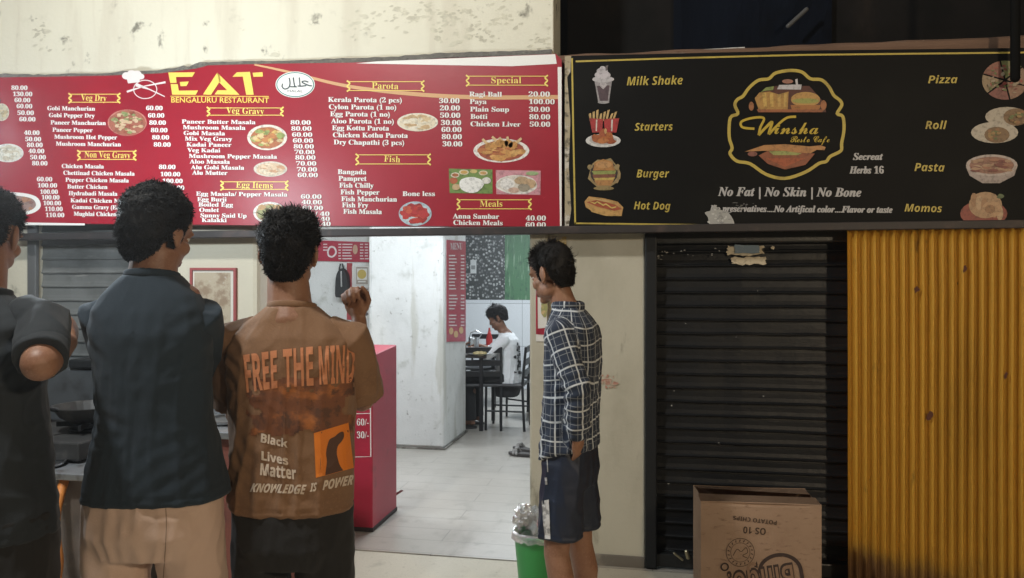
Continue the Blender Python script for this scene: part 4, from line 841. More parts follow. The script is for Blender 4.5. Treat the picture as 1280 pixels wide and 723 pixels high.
for q in stroke(oval(905.5, 708, 4.4, 4.4, 20) + [(909.9, 708)], 1.8): poly(bm, [fbx(.003)(*p) for p in q])
obj('logo_dot', bm, INKD, cb)

def sandal(c, yaw, label):
    e = empty('sandal', label, 'sandal', c, yaw, 'pair of sandals on the floor')
    bm = BM(); loft(bm, [[Vector((math.cos(2 * PI * k / 20) * .04 * (1 + .2 * math.sin(2 * PI * k / 20)), math.sin(2 * PI * k / 20) * .125, z)) for k in range(20)] for z in (.006, .026)])
    s1 = obj('sole', bm, M('sandal_dark', (.05, .045, .042), .7), e); s1.matrix_parent_inverse = Matrix()
    bm = BM(); tube(bm, [(-.045, .03, .02), (-.02, .045, .06), (.02, .045, .06), (.045, .03, .02)], (.012), 8); tube(bm, [(-.04, .06, .02), (0, .075, .045), (.04, .06, .02)], (.012), 8)
    s2 = obj('strap', bm, M('sandal_grey', (.22, .21, .2), .6), e); s2.matrix_parent_inverse = Matrix()
    return e
def floor_at(px, py):
    r = ray(px, py); return CAM + r * ((0.006 - CAM.z) / r.z)
sandal(floor_at(652, 570), R(75), 'dark strapped sandal lying nearer the doorway jamb')
sandal(floor_at(655, 564), R(60), 'dark strapped sandal behind its mate on the hall floor')

# ------------------------------------------------------------------ dining table, chairs, dishes
tx1 = D(613, 440, 7.7); ty0, ty1 = 3.2, 3.95
dt = empty('dining_table', 'dark dining table beyond the inner pillar laid with food', 'table', (tx1.x - .55, 3.55, 0))
bm = BM(); box(bm, tx1.x - 1.15, tx1.x, 3.32, 4.0, .74, .77, .006); obj('table_top', bm, M('table_dark', (.04, .032, .028), .3, var=[(5, (.07, .055, .045), .5, .7)]), dt)
for x in (tx1.x - 1.1, tx1.x - .06):
    for y in (3.37, 3.95):
        bm = BM(); box(bm, x - .018, x + .018, y - .018, y + .018, .006, .738, .003); obj('leg', bm, BLACKM, dt)
def make_chair(label):
    e = empty('dining_chair', label, 'chair', (0, 0, 0), 0, 'dark metal chairs in the dining hall')
    bm = BM(); box(bm, -.2, .2, -.2, .2, .445, .475, .012); obj('seat', bm, M('chair_seat', (.025, .025, .027), .45), e)
    for x in (-.185, .185):
        bm = BM(); tube(bm, [(x, .185, .006), (x, .18, .45)], .013, 8); obj('leg', bm, BLACKM, e)
        bm = BM(); tube(bm, [(x, -.21, .006), (x, -.19, .46), (x, -.225, .84)], .014, 8); obj('leg', bm, BLACKM, e)
        bm = BM(); tube(bm, [(x, -.2, .2), (x, .183, .2)], .009, 8); obj('stretcher', bm, BLACKM, e)
    bm = BM()
    for z, y in ((.82, -.224), (.69, -.213), (.58, -.203)): box(bm, -.18, .18, y - .01, y + .01, z - .03, z + .03, .004)
    obj('back_slats', bm, BLACKM, e)
    return e
ch0 = make_chair('dark metal chair at the near side of the dining table')
def place(o, pos, yaw, label=None):
    o.location = pos; o.rotation_euler = (0, 0, yaw)
    if label: o['label'] = label
    return o
cpos = floor_at(606, 534)
place(ch0, (cpos.x - .02, cpos.y + .0, 0), R(12))
SEATP = D(634, 520, 7.75); SEATP.z = 0
place(copy_tree(ch0), (SEATP.x, SEATP.y, 0), R(90), 'dark metal chair under the seated person in the white shirt')
c3 = D(668, 520, 8.4); place(copy_tree(ch0), (c3.x - .05, c3.y, 0), R(60), 'empty dark chair half hidden behind the doorway jamb')
c4 = D(604, 520, 9.2); place(copy_tree(ch0), (c4.x, c4.y, 0), R(180), 'dark metal chair at the far side of the dining table')
def on_table(px, d, z=.771):
    p = D(px, 440, d); return Vector((p.x, p.y, z))
pl_ = empty('food_plate', 'steel plate of yellow rice on the dining table', 'plate', on_table(600, 7.55))
bm = BM(); lathe(bm, [(.07, 0), (.12, .012), (.125, .016), (.115, .015), (.06, .006)], pl_.location, 24); obj('plate', bm, STEEL, pl_)
bm = BM(); ell(bm, pl_.location + Vector((0, 0, .015)), (.075, .075, .028), n=20)
for v in bm.verts: v.co += Vector((0, 0, .01 * noise.noise(v.co * 40)))
obj('rice', bm, M('rice_yellow', (.60, .50, .26), .8, var=[(60, (.4, .3, .12), .5, .65)]), pl_)
jg = empty('water_jug', 'steel water jug with looped handle on the dining table', 'jug', on_table(592, 7.9))
bm = BM(); lathe(bm, [(.05, 0), (.06, .02), (.058, .10), (.048, .13), (.055, .15), (.05, .148), (.045, .13), (.05, .02)], jg.location, 20); obj('body', bm, STEEL, jg, smooth=True)
bm = BM(); j = jg.location; tube(bm, [j + Vector((.05, 0, .13)), j + Vector((.09, 0, .19)), j + Vector((.03, 0, .22)), j + Vector((-.03, 0, .2)), j + Vector((-.05, 0, .13))], .006, 8); obj('handle', bm, STEEL, jg)
tb = empty('sauce_bottle', 'red sauce bottle standing on the dining table beside the diner', 'bottle', on_table(615, 8.15)); tb.location.x -= .03
bm = BM(); lathe(bm, [(.032, 0), (.036, .01), (.036, .12), (.02, .17), (.016, .19)], tb.location, 18); obj('body', bm, M('sauce_red', (.55, .02, .02), .3), tb, smooth=True)
bm = BM(); lathe(bm, [(.015, .19), (.008, .235)], tb.location, 12); obj('nozzle', bm, M('sauce_cap', (.6, .05, .04), .4), tb)

# ------------------------------------------------------------------ lamps (the lit ones stand just outside the picture)
fl = empty('hanging_lamp', 'white bulb lamp hung before the left end of the menu board', 'lamp', FLOOD)
bm = BM(); lathe(bm, [(.012, .19), (.022, .15), (.024, .08), (.03, .06)], FLOOD, 16); obj('holder', bm, BLACKP, fl)
bm = BM(); ell(bm, FLOOD + Vector((-.02, 0, .03)), (.02, .02, .03)); obj('bulb', bm, M('lit_bulb', (.86, .95, 1), .5, emit=30), fl)
bm = BM(); tube(bm, [FLOOD + Vector((0, 0, .19)), FLOOD + Vector((-.5, .1, .45)), Vector((FLOOD.x - 1.2, 0, FLOOD.z + .5))], .005, 6); obj('wire', bm, BLACKP, fl)
def street(name, label, base, cat='street lamp'):
    e = empty(name, label, cat, (base.x, base.y - .5, -.1))
    bm = BM(); tube(bm, [(base.x, base.y - .5, -.1), (base.x, base.y - .5, base.z), (base.x, base.y - .3, base.z + .15), (base.x, base.y - .1, base.z + .12)], [.05, .04, .035, .03], 12); obj('pole', bm, M('pole_grey', (.3, .3, .3), .5, metal=.5), e)
    bm = BM(); box(bm, base.x - .09, base.x + .09, base.y - .12, base.y + .25, base.z + .05, base.z + .12, .02); obj('lamp_head', bm, M('pole_grey', (.3, .3, .3)), e)
    return e
street('street_lamp', 'tall white street lamp across the pavement', STREET)
street('street_lamp', 'shorter orange street lamp further along the pavement', SODIUM)
for i, t in enumerate(TUBES):
    e = empty('tube_light', ('fluorescent tube light on the ceiling before the inner pillar', 'fluorescent tube light on the ceiling over the dining table', 'fluorescent tube light on the ceiling above the kitchen end')[i], 'tube light', t, group='ceiling tube lights')
    tv = Vector(t); bm = BM(); box(bm, tv.x - .62, tv.x + .62, tv.y - .03, tv.y + .03, tv.z + .03, tv.z + .078, .005); obj('batten', bm, M('batten_white', (.7, .7, .7), .5), e)
    bm = BM(); tube(bm, [tv + Vector((-.6, 0, .012)), tv + Vector((.6, 0, .012))], .014, 10); obj('tube', bm, M('lit_tube', (.9, .97, 1), .5, emit=6), e)
# ------------------------------------------------------------------ people: one continuous body each, hair and clothes as children
def fuse(bm, voxel, smooth=4, fac=.5):
    me = bpy.data.meshes.new('work'); bmesh.ops.recalc_face_normals(bm, faces=bm.faces[:]); bm.to_mesh(me); bm.free()
    o = bpy.data.objects.new('work', me); COL.objects.link(o)
    r = o.modifiers.new('r', 'REMESH'); r.mode = 'VOXEL'; r.voxel_size = voxel
    s = o.modifiers.new('s', 'SMOOTH'); s.factor = fac; s.iterations = smooth
    dg = bpy.context.evaluated_depsgraph_get(); dg.update()
    out = bpy.data.meshes.new_from_object(o.evaluated_get(dg)); bpy.data.objects.remove(o); bpy.data.meshes.remove(me)
    return out
def V(*a): return Vector(a)
def head_parts(bm, Mh, s=1.0, ear=1.0):
    """Mh: head frame, +y is where the face looks"""
    Q = Mh.to_3x3()
    def e(c, r, rot=None): ell(bm, Mh @ (V(*c) * s), [x * s for x in r], (Q @ rot) if rot is not None else Q.copy(), 20)
    def t(pts, rad): tube(bm, [Mh @ (V(*p) * s) for p in pts], [x * s for x in rad], 10)
    e((0, -.012, .035), (.074, .096, .082)); e((0, .03, -.04), (.058, .06, .07)); e((0, .066, -.098), (.024, .02, .017))
    e((0, .045, .04), (.062, .05, .05))
    t([(0, .086, .008), (0, .096, -.015), (0, .102, -.031)], [.008, .0095, .010]); e((-.011, .093, -.036), (.008, .008, .006)); e((.011, .093, -.036), (.008, .008, .006))
    for x in (-1, 1):
        e((x * .03, .080, .02), (.026, .012, .008)); e((x * .042, .055, -.03), (.022, .025, .022)); e((x * .030, .076, .002), (.0125, .0125, .0115))
        e((x * .044, .012, -.065), (.020, .045, .032))
        e((x * (.086 if ear == 1 else .074), -.014, -.006), (.0085, .021 * ear, .034 * ear), Matrix.Rotation(x * R(22), 3, 'Z')); e((x * .080, -.006, -.036), (.008, .011, .013)); e((x * .076, -.004, -.008), (.014, .014, .022))
    e((0, .090, -.062), (.022, .010, .006)); e((0, .089, -.073), (.019, .010, .0075))
def hand(bm, W, d, n, thumb, curl=(20, 35, 25), s=1.0, spread=.0):
    """W wrist, d towards the fingers, n the way the palm faces, thumb side vector"""
    d = V(*d).normalized(); n = V(*n); n = (n - d * n.dot(d)).normalized(); th = V(*thumb); th = (th - d * th.dot(d) - n * th.dot(n)).normalized()
    W = V(*W); Mx = Matrix((th, d, n)).transposed()
    ell(bm, W + d * .05 * s, (.040 * s, .052 * s, .0155 * s), Mx, 18); ell(bm, W + d * .035 * s + th * .018 * s + n * .008 * s, (.02 * s, .035 * s, .015 * s), Mx, 14)
    tube(bm, [W - d * .02 * s, W + d * .03 * s], [(.028 * s, .02 * s)] * 2 if False else .022 * s, 12)
    for i, (L_, x) in enumerate(((.072, .029), (.082, .010), (.076, -.009), (.058, -.027))):
        p = W + d * (.088 - abs(i - 1) * .004) * s + th * x * s; a = 0; pts = [p - d * .02 * s, p]; dd = d
        for j, c in enumerate(curl):
            a += R(c + i * 3); dd = d * math.cos(a) + n * math.sin(a) + th * (x * spread); p = p + dd.normalized() * L_ * s * (.44, .31, .25)[j]; pts.append(p)
        tube(bm, pts, [.0092 * s, .0095 * s, .0088 * s, .008 * s, .0068 * s], 10)
    p0 = W + d * .025 * s + th * .028 * s; p1 = p0 + (th * .6 + d * .65 + n * .35).normalized() * .036 * s; p2 = p1 + (th * .15 + d * .75 + n * .6).normalized() * .03 * s; p3 = p2 + (d * .8 + n * .5 - th * .25).normalized() * .024 * s
    tube(bm, [p0 - th * .012 * s, p0, p1, p2, p3], [.012 * s, .0125 * s, .0105 * s, .0095 * s, .0075 * s], 10)
def ringt(z, hw, hd, cx=0, cy=0, n=36, e=2.5, tilt=0):
    o = []
    for k in range(n):
        a = 2 * PI * k / n; c, s_ = math.cos(a), math.sin(a)
        x = hw * math.copysign(abs(c) ** (2 / e), c); y = hd * math.copysign(abs(s_) ** (2 / e), s_)
        o.append(V(cx + x, cy + y, z + tilt * y))
    return o
def torso(bm, lv, grow=0.0, e=2.4): loft(bm, [ringt(z, hw + grow, hd + grow, cx, cy, e=e) for z, hw, hd, cx, cy in lv])
SKIN = M('skin', (.30, .155, .095), .5, var=[(18, (.25, .12, .072), .42, .68), (120, (.33, .18, .115), .5, .7)], bump=(160, .06))
SKIN2 = M('skin_dark', (.22, .105, .06), .5, var=[(18, (.17, .08, .045), .42, .68)], bump=(160, .06))
EYEW = M('eye_white', (.6, .57, .53), .3); EYED = M('eye_dark', (.015, .01, .008), .2); LIP = M('lips', (.22, .085, .065), .45)
HAIR = M('hair_black', (.011, .010, .010), .6, var=[(30, (.02, .018, .018), .5, .7)], spec=.22)
def skin_mesh(name, bm, heads, parent, sk=SKIN, voxel=.0052):
    me = fuse(bm, voxel, 6, .45)
    o = obj(name, me, [sk, EYEW, EYED, LIP], parent, smooth=True)
    for Mh, s in heads:
        inv = Mh.inverted()
        for p in me.polygons:
            c = inv @ p.center / s
            if c.y < .05 or abs(c.x) > .06 or c.z > .03 or c.z < -.1: continue
            for x in (-1, 1):
                dx, dz = c.x - x * .030, c.z - .002
                if c.y > .07 and (dx / .0115) ** 2 + (dz / .0052) ** 2 < 1: p.material_index = 2 if abs(dx) < .005 else 1
            if c.y > .07 and abs(c.x) < .024 and -.081 < c.z < -.057: p.material_index = 3
    return o
def hairdo(Mh, s, n, length, thick, hairline, curl=.4, comb=(0, -.3, -.3), seed=1, top=1.0, lump=.25, width=.0032, stand=.22):
    """a lumpy cap over the scalp and thousands of tapered locks"""
    rnd = random.Random(seed); bm = BM()
    C = V(0, -.012, .035); rad = V(.079, .101, .088)
    def surf(d):
        if d.z >= 0: return V(C.x + d.x * rad.x, C.y + d.y * rad.y, C.z + d.z * rad.z)
        h = max(0, 1 - abs(d.z) ** 2.6) ** (1 / 2.6); xy = math.hypot(d.x, d.y) + 1e-6
        return V(C.x + d.x / xy * h * rad.x, C.y + d.y / xy * h * rad.y, C.z + d.z * .155)
    def ok(p): return p.z > hairline(p) + .010 * noise.noise(p * 60)
    bmesh.ops.create_uvsphere(bm, u_segments=72, v_segments=56, radius=1)
    kill = []
    for v in bm.verts:
        d = v.co.copy(); p = surf(d)
        g = p.z - hairline(p); k = max(0, min(1, (g + .004) / .075)); tp = thick * (1 + (top - 1) * max(0, min(1, (p.z - .02) / .08)))
        lumps = lump * (noise.noise(d * 3.1 + V(seed, 0, 0)) + .6 * noise.noise(d * 7 + V(0, seed, 0)) + .35 * noise.noise(d * 15))
        r = (tp * (.9 + lumps) * k - .008 * (1 - k))
        v.co = Mh @ ((p + d.normalized() * r) * s)
        if g < -.02: kill.append(v)
    bmesh.ops.delete(bm, geom=kill, context='VERTS')
    cmb = V(*comb)
    cnt = 0
    while cnt < n:
        d = V(rnd.gauss(0, 1), rnd.gauss(0, 1), rnd.gauss(0, 1)).normalized(); p = surf(d)
        if not ok(p): continue
        cnt += 1
        g = max(.05, min(1, (p.z - hairline(p)) / .075)); tp = thick * (1 + (top - 1) * max(0, min(1, (p.z - .02) / .08)))
        lumps = lump * (noise.noise(d * 3.1 + V(seed, 0, 0)) + .6 * noise.noise(d * 7 + V(0, seed, 0)) + .35 * noise.noise(d * 15))
        p = p + d * tp * g * (.92 + lumps)
        L_ = length * (.5 + .7 * rnd.random()) * (1.7 if rnd.random() < .04 else 1) * (.35 + .65 * g) * (1 + (top - 1) * .5 * max(0, min(1, (p.z - .02) / .08)))
        rv = V(rnd.gauss(0, 1), rnd.gauss(0, 1), rnd.gauss(0, 1)); rv = (rv - d * rv.dot(d)).normalized()
        fl = V(noise.noise(d * 5 + V(seed, 0, 0)), noise.noise(d * 5 + V(0, seed, 3)), noise.noise(d * 5 + V(7, 0, seed))) * 1.6
        dr = (d * stand + cmb + fl * curl + rv * curl).normalized()
        sd = dr.cross(d + V(.01, .02, .03)).normalized() * width * (.6 + .8 * rnd.random())
        p1 = p + dr * L_ * .5; dr2 = (dr + rv * curl - d * .45).normalized(); p2 = p1 + dr2 * L_ * .5
        pts = [p - d * .006 + sd, p - d * .006 - sd, p1 - sd * .75, p2, p1 + sd * .75]
        w = [bm.verts.new(Mh @ (q * s)) for q in pts]; bm.faces.new((w[0], w[1], w[2], w[4])); bm.faces.new((w[4], w[2], w[3]))
    return bm
def hl_short(front=.058, nape=-.075, side=-.02, ear=.026):
    def f(p):
        y = p.y + .012
        if y > .045: return front
        if y > .022: return side + (front - side) * ((y - .022) / .023) ** 2
        if y > .012: return side
        if y > -.024: return ear if abs(p.x) > .05 else side
        k = min(1, (-.024 - y) / .03); return -.02 + (nape + .02) * k
    return f
def cloth(bm, voxel, amp, seed, smooth=5, fine=1.0, hem=.024, zlo=.9, zhi=1.4, pull=(), armp=None):
    """fused garment with drape folds, hanging below zhi and stronger towards zlo, and pulls round given points"""
    me = fuse(bm, voxel, smooth, .5)
    def ridge(v): return 1.5 * max(0, 1 - abs(v) * 2.6) ** 1.7 - .35
    nrm = [v.normal.copy() for v in me.vertices]; zb = min(v.co.z for v in me.vertices)
    for v, nn in zip(me.vertices, nrm):
        p = v.co.copy()
        a = math.atan2(p.x, p.y + .0001) * .22
        k = max(0, min(1, (zhi - p.z) / (zhi - zlo)))
        f = ridge(noise.noise((a * 11 + p.z * 1.2, p.z * 1.6, seed))) * (.25 + .75 * k) + .7 * ridge(noise.noise((a * 7 + p.z * 7, p.z * 6 - a * 5, seed + 9))) * .55
        f += .5 * fine * noise.noise((p.x * 16, p.y * 16, p.z * 13 + seed)) + .22 * fine * noise.noise((p.x * 38, p.y * 38, p.z * 30 + seed))
        for c, ax, r, st in pull:
            dv = p - V(*c); L_ = dv.length
            if L_ < r: f += st * (1 - L_ / r) * math.sin(dv.dot(V(*ax)) * 2 * PI / .045 + 2 * noise.noise(p * 9))
        v.co = p + V(nn.x, nn.y, nn.z * .25) * (amp * f * .5 - .0035 * max(0, 1 - abs(p.z - zb - hem) / .007))
    return me
def sleeve(bm, pts, rad): tube(bm, pts, rad, 20)
def sleeves(shirt, mat, pairs, amp, seed):
    for k, (pts, rad) in enumerate(pairs):
        bm = BM(); tube(bm, pts, rad, 22, ends=False); me = fuse(bm, .0055, 3, .45); nrm = [v.normal.copy() for v in me.vertices]
        ax = (Vector(pts[-1]) - Vector(pts[0])).normalized(); L_ = (Vector(pts[-1]) - Vector(pts[0])).length
        for v, nn in zip(me.vertices, nrm):
            p = v.co.copy(); t_ = (p - Vector(pts[0])).dot(ax) / L_; q = p - ax * (p - Vector(pts[0])).dot(ax) * .75
            f = 1.3 * max(0, 1 - abs(noise.noise(q * 13 + ax * t_ * .9 + Vector((seed, k, 0)))) * 2.6) ** 1.6 - .35 + .5 * noise.noise(p * 26)
            hem = .35 if .86 < t_ < .885 else 0
            v.co = p + nn * (amp * f * .5 - hem * .004)
        obj('sleeve', me, mat, shirt, smooth=True)
def conform(geo, Mw, tree, off=.002, step=7):
    """prints on cloth: pixel geometry cut fine and laid on the garment, in the person's frame"""
    bm = BM(); put(bm, geo, lambda x, y: V(x, y, 0))
    xs = [v.co.x for v in bm.verts]; ys = [v.co.y for v in bm.verts]
    for ax, lo, hi in ((0, min(xs), max(xs)), (1, min(ys), max(ys))):
        c = lo + step
        while c < hi:
            co = V(c, 0, 0) if ax == 0 else V(0, c, 0); no = V(1, 0, 0) if ax == 0 else V(0, 1, 0)
            bmesh.ops.bisect_plane(bm, geom=bm.verts[:] + bm.edges[:] + bm.faces[:], plane_co=co, plane_no=no); c += step
    inv = Mw.inverted(); o = inv @ CAM; dead = []
    for v in bm.verts:
        d = (inv.to_3x3() @ ray(v.co.x, v.co.y)).normalized(); h, nn, _, _ = tree.ray_cast(o, d)
        if h is None: dead.append(v); continue
        if nn.dot(d) > 0: nn = -nn
        v.co = h + nn * off
    if dead: bmesh.ops.delete(bm, geom=dead, context='VERTS')
    return bm
def mesh_tree(me): return BVHTree.FromPolygons([v.co.copy() for v in me.vertices], [tuple(p.vertices) for p in me.polygons])
def warp(geo, box_, quad):
    x0, y0, x1, y1 = box_; a, b2, c, d = [Vector(q) for q in quad]      # tl tr br bl
    out = []
    for p in geo[0]:
        u = (p[0] - x0) / (x1 - x0); v = (p[1] - y0) / (y1 - y0); out.append(a * (1 - u) * (1 - v) + b2 * u * (1 - v) + c * u * v + d * (1 - u) * v)
    return out, geo[1]
def legs_parts(bm, hip, knee, ankle, toe, r=(.085, .058, .055, .04)):
    for s_ in (0, 1):
        h, k_, a, t_ = hip[s_], knee[s_], ankle[s_], toe[s_]
        h, k_, a, t_ = V(*h), V(*k_), V(*a), V(*t_)
        calf = k_.lerp(a, .3) ; back = V(0, -.015, 0)
        tube(bm, [h, h.lerp(k_, .5), k_, calf + back, k_.lerp(a, .7), a], [r[0], (r[0] + r[1]) / 2 + .006, r[1], r[2] + .004, r[3] + .005, r[3] - .002], 18)
        tube(bm, [a + V(0, 0, -.005), a.lerp(t_, .5) + V(0, 0, -.005), t_], [.034, .036, .026], 14)
        ell(bm, a + (a - t_).normalized() * .02 + V(0, 0, -.035), (.03, .035, .03))
def slippers(e, ankle, toe, mat):
    for a, t_ in zip(ankle, toe):
        a, t_ = V(*a), V(*t_); d = (t_ - a); d.z = 0; yaw_ = math.atan2(-d.x, d.y); c = (a + t_) / 2
        bm = BM(); Mx = Matrix.Translation((c.x, c.y, 0)) @ Matrix.Rotation(yaw_, 4, 'Z')
        loft(bm, [[Mx @ V(math.cos(2 * PI * k / 24) * .05 * (1 + .12 * math.sin(2 * PI * k / 24)), math.sin(2 * PI * k / 24) * .14, z) for k in range(24)] for z in (.0, .024)])
        tube(bm, [Mx @ V(-.05, .03, .02), Mx @ V(-.02, .045, .075), Mx @ V(.02, .045, .075), Mx @ V(.05, .03, .02)], .012, 8)
        obj('slipper', bm, mat, e)
def frame(pos, pitch=0, turn=0, roll=0): return Matrix.Translation(V(*pos)) @ Matrix.Rotation(turn, 4, 'Z') @ Matrix.Rotation(pitch, 4, 'X') @ Matrix.Rotation(roll, 4, 'Y')
def settle(e, pos, yaw, s=1.0):
    e.location = pos; e.rotation_euler = (0, 0, yaw); e.scale = (s, s, s); return Matrix.Translation(Vector(pos)) @ Matrix.Rotation(yaw, 4, 'Z') @ Matrix.Scale(s, 4)
def at(px, d):
    p = D(px, HZ, d); return Vector((p.x, p.y, 0))
def collar(bm, c, rx, ry, tilt, r=.008, n=40):
    pts = [V(c[0] + rx * math.cos(2 * PI * k / n), c[1] + ry * math.sin(2 * PI * k / n), c[2] + tilt * math.sin(2 * PI * k / n)) for k in range(n + 1)]
    tube(bm, pts, [r] * len(pts), 8, ends=False)
def trousers(bm, hip_z, hw, hd, hip, knee, ank, r, cy=0, cx=0):
    torso(bm, [(hip_z - .02, hw * .98, hd, cx, cy), (hip_z - .10, hw, hd * 1.04, cx, cy), (hip_z - .2, hw * 1.02, hd * 1.04, cx, cy - .01), (hip_z - .27, hw * .95, hd * .9, cx, cy)])
    for s_ in (0, 1):
        h, k_, a = V(*hip[s_]), V(*knee[s_]), V(*ank[s_]); tube(bm, [h, h.lerp(k_, .5), k_, k_.lerp(a, .5), a], [r[0], (r[0] + r[1]) / 2, r[1], (r[1] + r[2]) / 2, r[2]], 20, ends=False)

def addprint(name, geos, mat, off, step=6, parent=None, Mw=None, T=None):
    bm = BM()
    for g in geos:
        if parent is None: g = ([(371 + (q[0] - 371) * .955, q[1]) for q in g[0]], g[1])
        b2 = conform(g, Mw or M3, T or T3, off, step); me = bpy.data.meshes.new('w'); b2.to_mesh(me); b2.free(); bm.from_mesh(me); bpy.data.meshes.remove(me)
    return obj(name, bm, mat, parent or sh3)
# --- the man in the brown printed T-shirt
E3 = empty('person', 'man in a brown printed T-shirt seen from behind, hand raised to his chin', 'person', (0, 0, 0))
Mh = frame((-.018, .03, 1.622), R(-4), R(2)); bm = BM(); head_parts(bm, Mh)
tube(bm, [V(-.024, .02, 1.58), V(-.01, .0, 1.46), V(0, -.01, 1.40)], [.062, .070, .09], 18)
tl3 = [(.88, .13, .095, 0, 0), (1.05, .14, .09, 0, 0), (1.2, .15, .095, 0, 0), (1.33, .16, .09, 0, 0), (1.40, .13, .075, 0, -.005), (1.44, .07, .06, 0, -.005)]
torso(bm, tl3)
shl, shr = V(-.185, .0, 1.345), V(.182, 0, 1.345); ell_, elr = V(-.205, .08, 1.09), V(.20, .12, 1.13); wl, wr = V(-.10, .30, 1.10), V(.165, .235, 1.40)
for s_, e_, w_ in ((shl, ell_, wl), (shr, elr, wr)):
    tube(bm, [s_, s_.lerp(e_, .5), e_], [.038, .042, .040], 16); tube(bm, [e_, e_.lerp(w_, .35), w_], [.041, .04, .026], 16)
hand(bm, wl, (.7, .6, .1), (0, .2, -1), (.3, 1, 0), (25, 30, 20)); hand(bm, wr, (-.22, .05, .95), (-.15, -1, 0), (1, -.1, .2), (72, 80, 40), 1.08)
hip3 = [(-.09, 0, .82), (.09, 0, .82)]; kn3 = [(-.11, .01, .47), (.11, .01, .47)]; an3 = [(-.12, -.01, .085), (.12, -.01, .085)]; to3 = [(-.14, .15, .035), (.14, .15, .035)]
legs_parts(bm, hip3, kn3, an3, to3, (.075, .055, .05, .038))
skin_mesh('body', bm, [(Mh, 1)], E3)
obj('hair', hairdo(Mh, 1, 18000, .022, .007, hl_short(.06, -.10, -.035), .38, (.15, -.05, -.12), 3, 2.6, .4, .0014, .2), HAIR, E3)
bm = BM()
torso(bm, [(.80, .192, .128, .0, .0), (.815, .196, .13, 0, 0), (.92, .196, .128, 0, 0), (1.06, .196, .122, 0, 0), (1.2, .202, .122, 0, -.005), (1.30, .206, .118, 0, -.012), (1.355, .190, .105, 0, -.012), (1.395, .150, .085, 0, -.012), (1.425, .108, .075, 0, -.012), (1.452, .076, .068, 0, -.008)])
BROWN = M('brown_cotton', (.225, .122, .064), .85, var=[(7, (.19, .10, .052), .45, .7), (140, (.25, .137, .073), .5, .7)], bump=(220, .12), sheen=.05)
me3 = cloth(bm, .0072, .012, 4, pull=(((-.19, -.06, 1.26), (.7, 0, .7), .14, .8), ((.19, -.06, 1.27), (-.7, 0, .7), .14, .8), ((.1, -.12, .86), (.5, 0, .8), .16, .35), ((-.13, -.12, .98), (.6, 0, .7), .16, .4)))
sh3 = obj('shirt', me3, BROWN, E3, smooth=True)
sleeves(sh3, BROWN, [([shl + V(.07, 0, .012), shl + V(.0, 0, .0), shl.lerp(ell_, .45) + V(-.006, 0, 0), shl.lerp(ell_, .88) + V(-.004, -.006, 0)], [.062, .070, .068, .072]),
    ([shr + V(-.07, 0, .012), shr + V(.0, 0, .0), shr.lerp(elr, .45) + V(.008, 0, 0), shr.lerp(elr, .92) + V(.006, -.004, 0)], [.062, .070, .070, .074])], .010, 4)
bm = BM(); collar(bm, (0, -.008, 1.449), .075, .067, -.012, (.0045, .012)); obj('collar', fuse(bm, .003, 2), BROWN, sh3, smooth=True)
bm = BM(); trousers(bm, .90, .168, .12, hip3, kn3, an3, (.103, .085, .072))
obj('trousers', cloth(bm, .009, .012, 6, zlo=.2, zhi=.9), M('black_cotton', (.012, .012, .013), .9, bump=(200, .1), sheen=.05), E3, smooth=True)
slippers(E3, an3, to3, M('slipper_dark', (.03, .028, .027), .7))
M3 = settle(E3, at(366, 2.38), YAW, .982)
T3 = mesh_tree(me3)
def tquad(s, style, quad, off=0, shear=0):
    g = text_px(s, style, (0, 100), (100, 100), 100, off, shear); ys = [p.y for p in g[0]]; return warp(g, (0, min(ys), 100, max(ys)), quad)
bm_all = BM()
def grid_geo(x0, y0, x1, y1, nx, ny, keep=lambda u, v: True):
    vs_ = [(x0 + (x1 - x0) * i / nx, y0 + (y1 - y0) * j / ny) for j in range(ny + 1) for i in range(nx + 1)]
    fs = [(j * (nx + 1) + i, j * (nx + 1) + i + 1, (j + 1) * (nx + 1) + i + 1, (j + 1) * (nx + 1) + i) for j in range(ny) for i in range(nx) if keep((i + .5) / nx, (j + .5) / ny)]
    return vs_, fs
PRORANGE = M('print_rust_orange', (.62, .25, .12), .7, var=[(30, (.52, .2, .1), .45, .7)])
addprint('print_lettering', [tquad('FREE', 'sansb', ((301, 444), (345, 438), (346, 485), (306, 491)), .01), tquad('THE', 'sansb', ((353, 437), (392, 433.5), (393, 482), (354, 484.5)), .01), tquad('MIND', 'sansb', ((399, 433), (447, 431.5), (445, 478.5), (401, 481)), .01)], PRORANGE, .0022, 6)
def kp(u, v):
    return noise.noise((u * 9, v * 6, 2)) + .8 * min(1, 5 * min(v, 1 - v, u, 1 - u)) > .12
addprint('print_picture', [grid_geo(305, 472, 446, 545, 70, 36, kp)], M('print_smoke', (.20, .075, .035), .75, var=[(6, (.05, .025, .018), .46, .6, (1, 1, .6)), (8, (.46, .16, .045), .5, .68, (1, 1, 1.6)), (26, (.11, .05, .03), .52, .64)]), .0012, 50)
addprint('print_white_lettering', [tquad('Black', 'sansb', ((325, 541), (359, 549), (359, 560), (324, 553)), .02), tquad('Lives', 'sansb', ((325, 563), (359, 570), (360, 582), (325, 575)), .02), tquad('Matter', 'sansb', ((324, 579), (370, 584), (371, 600), (323, 594)), .02),
    tquad('KNOWLEDGE', 'sansbi', ((313, 604), (384, 606), (382, 618), (310, 615)), .02), tquad('IS', 'sansbi', ((389, 604), (398, 603), (397, 614), (388, 615)), .02), tquad('POWER', 'sansbi', ((405, 601), (445, 593), (443, 606), (404, 613)), .02)], M('print_cream', (.66, .56, .47), .7), .0022, 6)
addprint('print_orange_panel', [warp(grid_geo(0, 0, 1, 1, 12, 14), (0, 0, 1, 1), ((393.5, 541.5), (438, 528.5), (445, 585), (396, 597.5)))], M('print_bright_orange', (.78, .22, .02), .6), .0018, 50)
